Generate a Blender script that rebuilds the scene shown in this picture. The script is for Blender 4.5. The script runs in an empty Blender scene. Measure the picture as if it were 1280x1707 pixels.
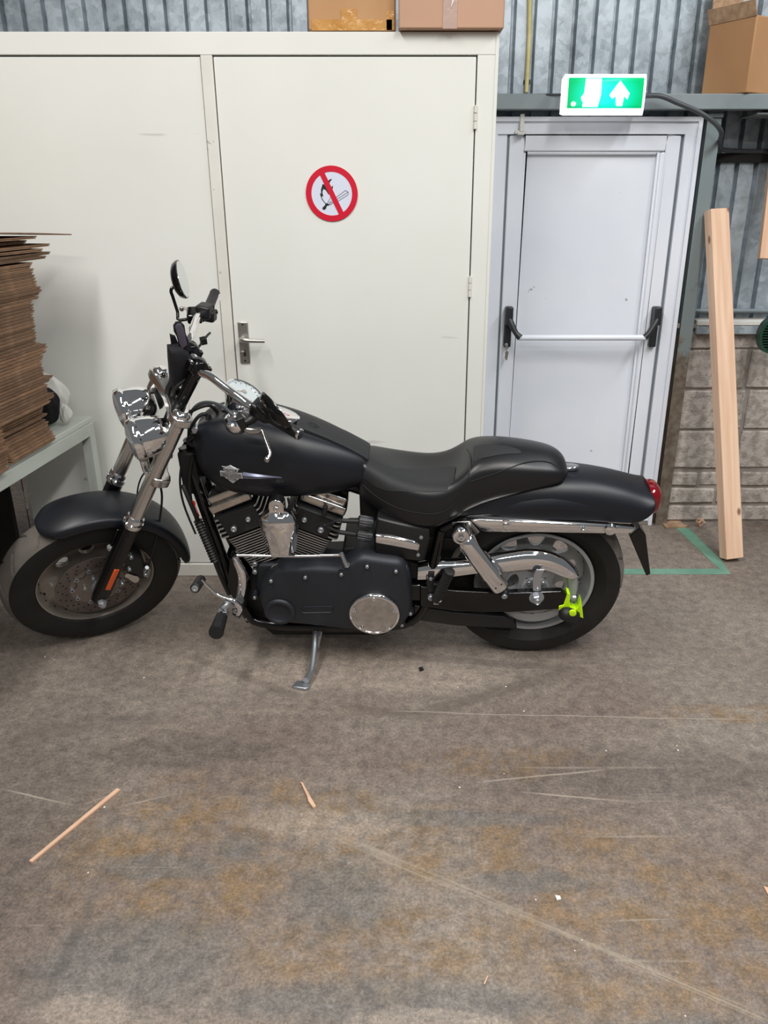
import bpy, math, random
from mathutils import Vector, Matrix
from mathutils.bvhtree import BVHTree
random.seed(7)
sc = bpy.context.scene
COL = sc.collection
# ---------------------------------------------------------------- camera
F_PX, CAM_H, PITCH = 1314.0, 1.60, math.atan(1314 / 3300)
cam_d = bpy.data.cameras.new('camera')
cam = bpy.data.objects.new('camera', cam_d); COL.objects.link(cam)
cam.location = (0, 0, CAM_H)
cam.rotation_euler = (math.pi / 2 - PITCH, 0, 0)
cam_d.sensor_fit = 'VERTICAL'; cam_d.sensor_height = 36.0
cam_d.lens = 36.0 * F_PX / 1707
cam_d.shift_x = -24 / 1707
cam_d.clip_start = 0.05
sc.camera = cam
# ---------------------------------------------------------------- world, lights, exposure
sc.view_settings.view_transform = 'Standard'; sc.view_settings.look = 'None'
sc.view_settings.gamma = 1.0; sc.view_settings.exposure = -0.1
sc.view_settings.use_curve_mapping = False
W = bpy.data.worlds.new('world'); sc.world = W; W.use_nodes = True
W.node_tree.nodes['Background'].inputs[0].default_value = (0.74, 0.78, 0.80, 1)
W.node_tree.nodes['Background'].inputs[1].default_value = 0.20
def area(x, y, z, sx, sy, power, col=(1, .97, .93), rz=0):
    d = bpy.data.lights.new('tube_light', 'AREA'); d.shape = 'RECTANGLE'; d.size = sx; d.size_y = sy
    d.energy = power; d.color = col
    o = bpy.data.objects.new('tube_light', d); COL.objects.link(o); o.location = (x, y, z); o.rotation_euler = (0, 0, rz)
area(-1.3, 0.4, 4.3, 0.3, 2.6, 150)
area(1.5, -0.2, 4.3, 0.3, 2.6, 150)
area(0.4, -2.9, 4.3, 2.6, 0.3, 150)
area(2.7, 1.6, 4.3, 0.3, 2.2, 95, (.93, .97, 1))
# ---------------------------------------------------------------- measuring helpers
def Rm(ax, a): return Matrix.Rotation(a, 3, Vector(ax))
R_B = Rm((0, 0, 1), math.pi - .027) @ Rm((1, 0, 0), -.184)       # motorcycle: heading, lean on its stand
T_B = Vector((.491, 2.669, 0))
S_O = Vector((1.625 + .142, 0, 0)); S_AX = Vector((-math.sin(math.radians(30)), 0, math.cos(math.radians(30))))
R_S = Matrix.Rotation(.571, 3, S_AX)                              # handlebar turned to the left
EYE = Vector((0, 0, CAM_H))
def ray(px, py):
    a = (px - 664) / F_PX; b = (py - 853.5) / F_PX; c, s = math.cos(PITCH), math.sin(PITCH)
    return Vector((a, c - s * b, -s - c * b))
def onY(px, py, Y): d = ray(px, py); return EYE + d * (Y / d.y)
def onZ(px, py, Z=0.0): d = ray(px, py); return EYE + d * ((Z - CAM_H) / d.z)
RBi, RSi = R_B.transposed(), R_S.transposed()
def B(px, py, y):
    o = RBi @ (EYE - T_B); d = RBi @ ray(px, py); return o + d * ((y - o.y) / d.y)
def S(px, py, y):
    o = RSi @ (RBi @ (EYE - T_B) - S_O) + S_O; d = RSi @ (RBi @ ray(px, py)); return o + d * ((y - o.y) / d.y)
def xz(l, y): return [(B(p[0], p[1], y).x, B(p[0], p[1], y).z) for p in l]
# ---------------------------------------------------------------- materials
def lin(c): return tuple((v / 12.92 if v <= .04045 else ((v + .055) / 1.055) ** 2.4) for v in [x / 255 for x in c]) + (1,)
def mat(name, rgb, rough=.5, metal=0.0, var=0, vscale=8, rgb2=None, bump=0, bscale=60, spec=.5, emit=None, coat=0, trans=0, stretch=None, contrast=(.35, .65)):
    m = bpy.data.materials.new(name); m.use_nodes = True; nt = m.node_tree; b = nt.nodes['Principled BSDF']
    c = lin(rgb); b.inputs['Base Color'].default_value = c; b.inputs['Roughness'].default_value = rough
    b.inputs['Metallic'].default_value = metal; b.inputs['Specular IOR Level'].default_value = spec
    b.inputs['Coat Weight'].default_value = coat; b.inputs['Transmission Weight'].default_value = trans
    tc = nt.nodes.new('ShaderNodeTexCoord'); mp = nt.nodes.new('ShaderNodeMapping'); nt.links.new(tc.outputs['Object'], mp.inputs[0])
    if stretch: mp.inputs['Scale'].default_value = stretch
    if rgb2:
        n = nt.nodes.new('ShaderNodeTexNoise'); n.inputs['Scale'].default_value = vscale; n.inputs['Detail'].default_value = 6
        nt.links.new(mp.outputs[0], n.inputs['Vector'])
        r = nt.nodes.new('ShaderNodeValToRGB'); r.color_ramp.elements[0].position = contrast[0]; r.color_ramp.elements[1].position = contrast[1]
        r.color_ramp.elements[0].color = c; r.color_ramp.elements[1].color = lin(rgb2)
        nt.links.new(n.outputs['Fac'], r.inputs[0]); nt.links.new(r.outputs[0], b.inputs['Base Color'])
    if bump:
        n = nt.nodes.new('ShaderNodeTexNoise'); n.inputs['Scale'].default_value = bscale; n.inputs['Detail'].default_value = 4
        nt.links.new(mp.outputs[0], n.inputs['Vector'])
        bp = nt.nodes.new('ShaderNodeBump'); bp.inputs['Strength'].default_value = bump; bp.inputs['Distance'].default_value = .004
        nt.links.new(n.outputs['Fac'], bp.inputs['Height']); nt.links.new(bp.outputs[0], b.inputs['Normal'])
    if emit:
        b.inputs['Emission Color'].default_value = lin(emit[0]); b.inputs['Emission Strength'].default_value = emit[1]
    return m
M = {}
M['paint'] = mat('matte_black_paint', (18, 21, 28), .40, 0, spec=.42)
M['gloss'] = mat('gloss_black', (8, 8, 10), .16, 0, spec=.5)
M['satin'] = mat('satin_black', (20, 21, 23), .42)
M['dark'] = mat('dark_iron', (14, 14, 15), .6)
M['cast'] = mat('charcoal_cast', (43, 46, 52), .47, .35, bump=.15, bscale=300)
M['rubber'] = mat('tyre_rubber', (25, 24, 24), .62, rgb2=(36, 34, 33), vscale=5, spec=.3)
M['tread'] = mat('dusty_lit_tread', (92, 87, 82), .75, rgb2=(112, 106, 100), vscale=6, spec=.3)  # paler than the sidewall: dust plus overhead light put into the colour
M['rubber2'] = mat('rubber', (20, 20, 21), .55)
M['leather'] = mat('black_leather', (18, 19, 22), .36, bump=.06, bscale=260, spec=.5)
M['vinyl'] = mat('seat_panel', (34, 35, 37), .62, bump=.2, bscale=300, spec=.4)
M['chrome'] = mat('chrome', (236, 236, 238), .05, 1)
M['alu'] = mat('brushed_aluminium', (214, 212, 210), .2, 1)
M['cover'] = mat('scuffed_chrome', (214, 210, 206), .2, 1, rgb2=(190, 186, 182), vscale=40)
M['rim'] = mat('cast_alloy', (168, 170, 172), .4, .35)
M['rimf'] = mat('dusty_alloy', (138, 130, 122), .4, .45, rgb2=(156, 148, 140), vscale=14)
M['disc'] = mat('brake_disc_steel', (112, 102, 99), .4, .6, rgb2=(98, 88, 85), vscale=20)
M['discin'] = mat('disc_carrier', (134, 124, 118), .4, .7)
M['fin'] = mat('fin_edge', (176, 174, 170), .35, .55)
M['steel'] = mat('zinc_steel', (184, 188, 194), .34, .85)
M['red'] = mat('red_lens', (112, 2, 16), .1, 0, coat=.5)
M['orange'] = mat('amber_reflector', (214, 84, 24), .18, coat=.4)
M['glass'] = mat('lamp_glass', (200, 205, 210), .05, .6)
M['mirror'] = mat('mirror_glass', (225, 230, 232), .03, 1)
M['dial'] = mat('dial_face', (180, 190, 192), .35)
M['neon'] = mat('neon_yellow', (196, 242, 18), .4)
M['silver'] = mat('badge_silver', (216, 218, 222), .3, .5)
M['blue'] = mat('badge_blue_silver', (128, 132, 154), .22, .6)
M['badgered'] = mat('sticker_red', (190, 40, 34), .4)
M['white'] = mat('sticker_white', (222, 220, 216), .45)
M['cloth'] = mat('black_cloth', (16, 14, 20), .85, bump=.3, bscale=150)
M['cloth2'] = mat('purple_grey_lining', (84, 78, 94), .7)
M['fabw'] = mat('white_fabric', (206, 206, 200), .8, bump=.3, bscale=60)
M['cream'] = mat('cream_paint', (221, 222, 216), .5, rgb2=(226, 227, 222), vscale=1.6, bump=.05, bscale=8)
M['creamd'] = mat('worn_cream_paint', (214, 211, 203), .5, rgb2=(222, 221, 214), vscale=5)
M['upvc'] = mat('white_door_plastic', (217, 222, 232), .35, rgb2=(226, 230, 238), vscale=2)
M['gap'] = mat('shadow_gap_black', (30, 28, 26), .9)
M['greypaint'] = mat('grey_green_paint', (118, 128, 132), .45, rgb2=(133, 142, 145), vscale=6)
M['bench'] = mat('pale_green_grey_paint', (180, 186, 178), .45, rgb2=(190, 195, 188), vscale=7)
M['card'] = mat('cardboard', (176, 132, 92), .8, rgb2=(188, 146, 104), vscale=3)
M['cardp'] = mat('pinkish_cardboard', (180, 142, 118), .8, rgb2=(190, 152, 128), vscale=2)
M['cardd'] = mat('dark_cardboard', (162, 130, 104), .85, rgb2=(192, 160, 128), vscale=34)
M['cardd2'] = mat('darker_cardboard', (118, 90, 68), .85, rgb2=(146, 114, 88), vscale=20)
M['tape'] = mat('brown_tape', (186, 134, 70), .15, rgb2=(206, 158, 96), vscale=12, bump=.6, bscale=40)
M['tapec'] = mat('clear_tape', (186, 160, 148), .15, bump=.5, bscale=20)
M['pvcy'] = mat('yellow_pipe', (196, 182, 118), .5, rgb2=(206, 194, 138), vscale=30)
M['cable'] = mat('grey_cable', (64, 68, 72), .45)
M['signred'] = mat('sign_red', (204, 10, 46), .4)
M['signwhite'] = mat('sign_white', (214, 220, 236), .4)
M['signblack'] = mat('sign_black', (24, 20, 26), .5)
M['blackpl'] = mat('black_plastic', (34, 36, 40), .42)
M['greenpl'] = mat('dark_green_plastic', (22, 62, 46), .45)
M['black'] = mat('flat_black', (12, 12, 12), .7)
M['nickel'] = mat('satin_nickel', (188, 184, 178), .3, .9)
M['mortar'] = mat('mortar', (136, 128, 120), .95, rgb2=(152, 145, 138), vscale=18, bump=.6, bscale=60)
M['block'] = mat('concrete_block', (150, 142, 134), .95, rgb2=(182, 173, 165), vscale=24, bump=1.0, bscale=90, contrast=(.4, .56))
M['panelgrey'] = mat('panel_grey', (142, 130, 120), .8)
def wood_mat():
    m = mat('pine', (226, 190, 160), .55); nt = m.node_tree; b = nt.nodes['Principled BSDF']
    mp = nt.nodes['Mapping']; mp.inputs['Scale'].default_value = (26, 26, 1.2)
    n = nt.nodes.new('ShaderNodeTexNoise'); n.inputs['Scale'].default_value = 1.6; n.inputs['Detail'].default_value = 5
    n.inputs['Distortion'].default_value = .6
    nt.links.new(mp.outputs[0], n.inputs['Vector'])
    r = nt.nodes.new('ShaderNodeValToRGB'); e = r.color_ramp.elements; e[0].position = .3; e[1].position = .7
    e[0].color = lin((214, 172, 142)); e[1].color = lin((234, 202, 174))
    nt.links.new(n.outputs['Fac'], r.inputs[0])
    v = nt.nodes.new('ShaderNodeTexVoronoi'); v.inputs['Scale'].default_value = 1; 
    tc = nt.nodes['Texture Coordinate']; mp2 = nt.nodes.new('ShaderNodeMapping'); mp2.inputs['Scale'].default_value = (9, 9, 5)
    nt.links.new(tc.outputs['Object'], mp2.inputs[0]); nt.links.new(mp2.outputs[0], v.inputs['Vector'])
    k = nt.nodes.new('ShaderNodeMapRange'); k.inputs[1].default_value = .07; k.inputs[2].default_value = .13; k.inputs[3].default_value = .85; k.inputs[4].default_value = 0
    nt.links.new(v.outputs['Distance'], k.inputs[0])
    mx = nt.nodes.new('ShaderNodeMix'); mx.data_type = 'RGBA'; mx.inputs['B'].default_value = lin((112, 62, 40))
    nt.links.new(k.outputs[0], mx.inputs[0]); nt.links.new(r.outputs[0], mx.inputs['A']); nt.links.new(mx.outputs['Result'], b.inputs['Base Color'])
    return m
M['pine'] = wood_mat()
def galv_mat():
    m = mat('galvanised_steel', (150, 158, 164), .42, .35); nt = m.node_tree; b = nt.nodes['Principled BSDF']; mp = nt.nodes['Mapping']
    v = nt.nodes.new('ShaderNodeTexVoronoi'); v.inputs['Scale'].default_value = 34
    n = nt.nodes.new('ShaderNodeTexNoise'); n.inputs['Scale'].default_value = 14; n.inputs['Detail'].default_value = 8; n.inputs['Roughness'].default_value = .7
    n2 = nt.nodes.new('ShaderNodeTexNoise'); n2.inputs['Scale'].default_value = 2.2; n2.inputs['Detail'].default_value = 4
    for q in (n, n2): nt.links.new(mp.outputs[0], q.inputs['Vector'])
    wn = nt.nodes.new('ShaderNodeVectorMath'); wn.operation = 'ADD'
    nt.links.new(mp.outputs[0], wn.inputs[0]); sc_ = nt.nodes.new('ShaderNodeVectorMath'); sc_.operation = 'SCALE'; sc_.inputs['Scale'].default_value = .06
    nt.links.new(n.outputs['Color'], sc_.inputs[0]); nt.links.new(sc_.outputs[0], wn.inputs[1]); nt.links.new(wn.outputs[0], v.inputs['Vector'])
    a = nt.nodes.new('ShaderNodeMath'); a.operation = 'MULTIPLY_ADD'; a.inputs[1].default_value = .16
    sp = nt.nodes.new('ShaderNodeSeparateColor'); nt.links.new(v.outputs['Color'], sp.inputs[0]); nt.links.new(sp.outputs[0], a.inputs[0])
    a2 = nt.nodes.new('ShaderNodeMath'); a2.operation = 'MULTIPLY_ADD'; a2.inputs[1].default_value = .55
    nt.links.new(n.outputs['Fac'], a2.inputs[0]); nt.links.new(n2.outputs['Fac'], a2.inputs[2]); nt.links.new(a2.outputs[0], a.inputs[2])
    r = nt.nodes.new('ShaderNodeValToRGB'); e = r.color_ramp.elements; e[0].position = .62; e[1].position = 1.0
    e[0].color = lin((122, 133, 141)); e[1].color = lin((186, 197, 205)); nt.links.new(a.outputs[0], r.inputs[0]); nt.links.new(r.outputs[0], b.inputs['Base Color'])
    return m
M['galv'] = galv_mat()
def floor_mat():
    m = mat('worn_concrete', (120, 110, 100), .62, spec=.35); nt = m.node_tree; b = nt.nodes['Principled BSDF']; mp = nt.nodes['Mapping']; L = nt.links.new
    tc = nt.nodes['Texture Coordinate']
    def noise(s, d=8, rr=.6, dist=0, vec=None):
        n = nt.nodes.new('ShaderNodeTexNoise'); n.inputs['Scale'].default_value = s; n.inputs['Detail'].default_value = d; n.inputs['Roughness'].default_value = rr
        n.inputs['Distortion'].default_value = dist; L(vec or mp.outputs[0], n.inputs['Vector']); return n.outputs['Fac']
    def rng(v, a, b_, c=0, d=1):
        k = nt.nodes.new('ShaderNodeMapRange'); k.inputs[1].default_value = a; k.inputs[2].default_value = b_; k.inputs[3].default_value = c; k.inputs[4].default_value = d
        L(v, k.inputs[0]); return k.outputs[0]
    def mix(f, A, Bc, mode='MIX'):
        x = nt.nodes.new('ShaderNodeMix'); x.data_type = 'RGBA'; x.blend_type = mode
        for s, v in ((x.inputs[0], f), (x.inputs['A'], A), (x.inputs['B'], Bc)):
            if isinstance(v, (tuple, float)): s.default_value = v
            else: L(v, s)
        return x.outputs['Result']
    def math_(op, a, c=None):
        x = nt.nodes.new('ShaderNodeMath'); x.operation = op
        for i, v in enumerate((a, c)):
            if v is None: continue
            if isinstance(v, (int, float)): x.inputs[i].default_value = v
            else: L(v, x.inputs[i])
        return x.outputs[0]
    base = mix(rng(noise(1.1, 6, .55), .4, .62), lin((118, 106, 98)), lin((136, 127, 118)))
    sp = nt.nodes.new('ShaderNodeSeparateXYZ'); L(tc.outputs['Object'], sp.inputs[0]); X, Y = sp.outputs[0], sp.outputs[1]
    def blob(cx, cy, rx, ry, soft=.5):
        dx = math_('DIVIDE', math_('SUBTRACT', X, cx), rx); dy = math_('DIVIDE', math_('SUBTRACT', Y, cy), ry)
        d = math_('SQRT', math_('ADD', math_('MULTIPLY', dx, dx), math_('MULTIPLY', dy, dy)))
        d = math_('ADD', d, math_('MULTIPLY', math_('SUBTRACT', noise(7, 5, .7), .5), 1.3)); return rng(d, 1 - soft / 2, 1 + soft / 2, 1, 0)
    def either(*l):
        o = l[0]
        for q in l[1:]: o = math_('MAXIMUM', o, q)
        return o
    och = either(blob(-.5, 1.62, .42, .26), blob(.14, 1.62, .5, .13), blob(.62, 1.32, .42, .28), blob(-.05, 1.32, .34, .12), blob(.35, 1.95, .3, .07), blob(1.15, 2.2, .3, .05), blob(-.3, 1.75, .25, .1))
    och = math_('MULTIPLY', och, rng(noise(9, 8, .75), .42, .62))
    c = mix(math_('MULTIPLY', och, .8), base, lin((130, 106, 76)))
    gr = either(blob(-.42, 1.62, .08, .05), blob(-.62, 1.55, .16, .04), blob(.33, 1.5, .14, .035), blob(-.15, 1.45, .12, .12), blob(-.6, 1.28, .22, .12), blob(0, 1.18, .35, .05), blob(.62, 1.1, .3, .05), blob(.15, 1.72, .3, .03))
    c = mix(math_('MULTIPLY', gr, .5), c, lin((100, 102, 102)))
    lt = either(blob(.06, 1.12, .16, .05, .2), blob(-.66, 1.16, .1, .04, .3), blob(-.36, 2.5, .5, .15), blob(-.2, 1.7, .2, .05), blob(0, 2.42, .35, .1))
    c = mix(math_('MULTIPLY', lt, .5), c, lin((162, 150, 138)))
    dk = either(blob(-1.1, 1.6, .25, .8, .9), blob(.8, 1.9, .5, .12, .8), blob(-.7, 2.0, .3, .08))
    c = mix(math_('MULTIPLY', dk, .45), c, lin((84, 77, 74)))
    # fine mottling, tyre smears and scratches
    c = mix(.75, c, mix(rng(noise(26, 9, .75), .36, .66), (.55, .55, .56, 1), (1.38, 1.35, 1.31, 1)), 'MULTIPLY')
    c = mix(.85, c, mix(rng(noise(120, 8, .85), .42, .6), (.62, .62, .62, 1), (1.3, 1.3, 1.3, 1)), 'MULTIPLY')
    c = mix(math_('MULTIPLY', rng(noise(60, 4, .6), .64, .72), .55), c, lin((78, 70, 64)))
    for rot, scl, seed in ((.12, 1.0, 3), (1.3, 1.3, 11), (2.2, 1.1, 19), (-.35, 1.6, 31), (.6, 1.9, 43), (-.9, 2.1, 57)):
        m2 = nt.nodes.new('ShaderNodeMapping'); L(tc.outputs['Object'], m2.inputs[0]); m2.inputs['Rotation'].default_value = (0, 0, rot); m2.inputs['Location'].default_value = (seed, seed * 1.7, 0)
        m2.inputs['Scale'].default_value = (.9 * scl, 34 * scl, 1)
        s = rng(noise(1.0, 2, .5, 0, m2.outputs[0]), .72, .735)
        s2 = rng(noise(2.2, 3, .6), .46, .6)
        c = mix(math_('MULTIPLY', math_('MULTIPLY', s, s2), .3), c, lin((170, 160, 148)))
    def line(p, q, wd, col, amt, grain=True, feather=.5):
        px, py, qx, qy = p.x, p.y, q.x, q.y; L_ = math.hypot(qx - px, qy - py); ux, uy = (qx - px) / L_, (qy - py) / L_
        dx = math_('SUBTRACT', X, px); dy = math_('SUBTRACT', Y, py)
        t = math_('ADD', math_('MULTIPLY', dx, ux), math_('MULTIPLY', dy, uy)); n_ = math_('ABSOLUTE', math_('ADD', math_('MULTIPLY', dx, -uy), math_('ADD', math_('MULTIPLY', dy, ux), math_('MULTIPLY', math_('SUBTRACT', noise(2.5, 3), .5), .03))))
        k = math_('MULTIPLY', rng(n_, wd * feather, wd, 1, 0), math_('MULTIPLY', rng(t, 0, .08), rng(t, L_ - .12, L_, 1, 0)))
        if grain:
            m2 = nt.nodes.new('ShaderNodeMapping'); m2.vector_type = 'POINT'; L(tc.outputs['Object'], m2.inputs[0]); m2.inputs['Rotation'].default_value = (0, 0, -math.atan2(uy, ux)); 
            m3 = nt.nodes.new('ShaderNodeMapping'); L(m2.outputs[0], m3.inputs[0]); m3.inputs['Scale'].default_value = (2, 160, 1)
            k = math_('MULTIPLY', k, rng(noise(1, 3, .6, 0, m3.outputs[0]), .42, .6))
        return mix(math_('MULTIPLY', k, amt), c, lin(col))
    c = line(onZ(540, 1385), onZ(1330, 1720), .016, (170, 158, 140), .38)
    c = line(onZ(590, 1405), onZ(710, 1450), .012, (180, 168, 150), .4)
    c = line(onZ(0, 1315), onZ(130, 1345), .004, (170, 160, 148), .6, False); c = line(onZ(130, 1345), onZ(210, 1315), .004, (170, 160, 148), .6, False)
    c = line(onZ(180, 1350), onZ(310, 1320), .003, (170, 160, 148), .5, False)
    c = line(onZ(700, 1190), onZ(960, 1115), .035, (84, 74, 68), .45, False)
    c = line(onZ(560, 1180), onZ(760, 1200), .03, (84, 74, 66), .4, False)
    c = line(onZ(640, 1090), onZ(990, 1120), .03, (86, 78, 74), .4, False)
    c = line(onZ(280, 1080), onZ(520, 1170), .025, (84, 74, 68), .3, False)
    c = line(onZ(60, 1700), onZ(170, 1460), .02, (78, 74, 72), .4, False)
    c = line(onZ(640, 1186), onZ(1270, 1200), .003, (172, 162, 150), .5, False); c = line(onZ(860, 1320), onZ(1060, 1337), .004, (176, 164, 150), .5, False)
    c = line(onZ(790, 1305), onZ(1030, 1282), .004, (172, 162, 150), .5, False); c = line(onZ(0, 1230), onZ(320, 1190), .05, (92, 84, 80), .3, False)
    L(c, b.inputs['Base Color'])
    bp = nt.nodes.new('ShaderNodeBump'); bp.inputs['Strength'].default_value = .35; bp.inputs['Distance'].default_value = .002
    L(noise(90, 6, .7), bp.inputs['Height']); L(bp.outputs[0], b.inputs['Normal'])
    L(rng(noise(5, 6, .7), .35, .65, .45, .75), b.inputs['Roughness'])
    return m
M['floor'] = floor_mat()
def vary(m, amt):                                                  # each carton a slightly different brown
    nt = m.node_tree; b = nt.nodes['Principled BSDF']; src = b.inputs['Base Color'].links[0].from_socket
    oi = nt.nodes.new('ShaderNodeObjectInfo'); k = nt.nodes.new('ShaderNodeMapRange'); k.inputs[3].default_value = 1 - amt; k.inputs[4].default_value = 1 + amt * .6; nt.links.new(oi.outputs['Random'], k.inputs[0])
    h = nt.nodes.new('ShaderNodeHueSaturation'); nt.links.new(k.outputs[0], h.inputs['Value']); nt.links.new(src, h.inputs['Color']); nt.links.new(h.outputs[0], b.inputs['Base Color'])
vary(M['cardd'], .35); vary(M['cardd2'], .35)
def specks(m, rgb, s, lo, amt, stretch=(1, 1, 1)):
    nt = m.node_tree; b = nt.nodes['Principled BSDF']; src = b.inputs['Base Color'].links[0].from_socket
    mp = nt.nodes.new('ShaderNodeMapping'); mp.inputs['Scale'].default_value = stretch; nt.links.new(nt.nodes['Texture Coordinate'].outputs['Object'], mp.inputs[0])
    n = nt.nodes.new('ShaderNodeTexNoise'); n.inputs['Scale'].default_value = s; n.inputs['Detail'].default_value = 3; nt.links.new(mp.outputs[0], n.inputs['Vector'])
    k = nt.nodes.new('ShaderNodeMapRange'); k.inputs[1].default_value = lo; k.inputs[2].default_value = lo + .03; k.inputs[4].default_value = amt; nt.links.new(n.outputs['Fac'], k.inputs[0])
    mx = nt.nodes.new('ShaderNodeMix'); mx.data_type = 'RGBA'; mx.inputs['B'].default_value = lin(rgb); nt.links.new(k.outputs[0], mx.inputs[0]); nt.links.new(src, mx.inputs['A']); nt.links.new(mx.outputs['Result'], b.inputs['Base Color'])
specks(M['cream'], (120, 114, 104), 16, .755, .5); specks(M['cream'], (140, 134, 124), 5, .735, .3, (.5, 1, 4)); specks(M['creamd'], (130, 120, 108), 22, .70, .5)
specks(M['upvc'], (90, 88, 84), 22, .76, .6); specks(M['block'], (84, 78, 72), 45, .66, .6); specks(M['greypaint'], (70, 66, 62), 14, .72, .6)
# ---------------------------------------------------------------- mesh builder
class MB:
    def __init__(s): s.v = []; s.f = []; s.m = []
    def add(s, vs, fs, mi=0):
        o = len(s.v); s.v += [tuple(v) for v in vs]; s.f += [tuple(i + o for i in f) for f in fs]; s.m += [mi] * len(fs); return s
    def box(s, c, d, R=None, mi=0):
        c = Vector(c); vs = []
        for x in (-.5, .5):
            for y in (-.5, .5):
                for z in (-.5, .5):
                    p = Vector((x * d[0], y * d[1], z * d[2])); vs.append((R @ p if R else p) + c)
        return s.add(vs, [(0, 1, 3, 2), (4, 6, 7, 5), (0, 4, 5, 1), (2, 3, 7, 6), (0, 2, 6, 4), (1, 5, 7, 3)], mi)
    def lathe(s, prof, o, ax, n=28, mi=0, closed=False, arc=None):
        o = Vector(o); ax = Vector(ax).normalized(); u = ax.orthogonal().normalized(); w = ax.cross(u); vs = []; fs = []; k = len(prof)
        for i in range(n):
            a = 2 * math.pi * i / n; d = u * math.cos(a) + w * math.sin(a)
            for r, h in prof: vs.append(o + ax * h + d * max(r, 1e-5))
        for i in range(n):
            j = (i + 1) % n
            for q in range(k - 1): fs.append((i * k + q, j * k + q, j * k + q + 1, i * k + q + 1))
            if closed: fs.append((i * k + k - 1, j * k + k - 1, j * k, i * k))
        return s.add(vs, fs, mi)
    def slathe(s, prof, o, ax, n=72, mi=0, sub=6):                   # lathe over a smoothed profile
        P = [Vector((a, b)) for a, b in prof]; Q = []
        for i in range(len(P) - 1):
            a, b, c, d = P[max(i - 1, 0)], P[i], P[i + 1], P[min(i + 2, len(P) - 1)]
            for k in range(sub): t = k / sub; q = .5 * ((2 * b) + (c - a) * t + (2 * a - 5 * b + 4 * c - d) * t * t + (3 * b - a - 3 * c + d) * t ** 3); Q.append((max(q.x, 0), q.y))
        Q.append(tuple(P[-1])); return s.lathe(Q, o, ax, n, mi)
    def cyl(s, p0, p1, r0, r1=None, n=20, mi=0, ch=0):
        p0, p1 = Vector(p0), Vector(p1); L_ = (p1 - p0).length; r1 = r0 if r1 is None else r1; ch = ch or min(r0, r1, L_) * .12
        return s.lathe([(0, 0), (r0 - ch, 0), (r0, ch), (r1, L_ - ch), (r1 - ch, L_), (0, L_)], p0, p1 - p0, n, mi)
    def tube(s, pts, r, n=10, mi=0, sub=5):
        P = [Vector(p) for p in pts]; rr = r if isinstance(r, (list, tuple)) else [r] * len(P); Q = []; RR = []
        if sub > 1 and len(P) > 2:
            for i in range(len(P) - 1):
                a, b, c, d = P[max(i - 1, 0)], P[i], P[i + 1], P[min(i + 2, len(P) - 1)]
                for k in range(sub):
                    t = k / sub; Q.append(.5 * ((2 * b) + (c - a) * t + (2 * a - 5 * b + 4 * c - d) * t * t + (3 * b - a - 3 * c + d) * t ** 3)); RR.append(rr[i] * (1 - t) + rr[i + 1] * t)
            Q.append(P[-1]); RR.append(rr[-1])
        else: Q, RR = P, rr
        secs = []; u = None
        for i, p in enumerate(Q):
            t = (Q[min(i + 1, len(Q) - 1)] - Q[max(i - 1, 0)]).normalized()
            u = t.orthogonal().normalized() if u is None else (u - t * u.dot(t)).normalized(); w = t.cross(u)
            secs.append([p + (u * math.cos(2 * math.pi * k / n) + w * math.sin(2 * math.pi * k / n)) * RR[i] for k in range(n)])
        return s.loft(secs, mi=mi)
    def loft(s, secs, closed=True, caps=True, mi=0):
        k = len(secs[0]); vs = [p for q in secs for p in q]; fs = []
        for i in range(len(secs) - 1):
            for j in range(k if closed else k - 1):
                a = i * k + j; b = i * k + (j + 1) % k; fs.append((a, b, b + k, a + k))
        if closed and caps: fs.append(tuple(range(k))[::-1]); fs.append(tuple((len(secs) - 1) * k + j for j in range(k)))
        return s.add(vs, fs, mi)
    def prism(s, poly, y0, y1, mi=0, ax='y'):
        f = {'y': lambda a, b, h: (a, h, b), 'x': lambda a, b, h: (h, a, b), 'z': lambda a, b, h: (a, b, h)}[ax]; n = len(poly)
        return s.add([f(a, b, y0) for a, b in poly] + [f(a, b, y1) for a, b in poly], [tuple(range(n)), tuple(range(2 * n - 1, n - 1, -1))] + [(i, i + n, (i + 1) % n + n, (i + 1) % n) for i in range(n)], mi)
    def ball(s, c, r, n=16, mi=0, ax=(0, 0, 1), sq=1):
        return s.lathe([(r * math.sin(math.pi * i / 10), -r * sq * math.cos(math.pi * i / 10)) for i in range(11)], c, ax, n, mi)
    def bolt(s, c, ax, r=.006, h=.005, mi=0):
        c = Vector(c); ax = Vector(ax).normalized(); return s.lathe([(0, -h), (r, -h), (r, h * .7), (r * .75, h), (r * .42, h), (r * .38, h * .3), (0, h * .3)], c, ax, 10, mi)
def fixn(me):
    import bmesh
    b = bmesh.new(); b.from_mesh(me); bmesh.ops.remove_doubles(b, verts=b.verts, dist=2e-5)
    bmesh.ops.recalc_face_normals(b, faces=b.faces); b.to_mesh(me); b.free()
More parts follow.
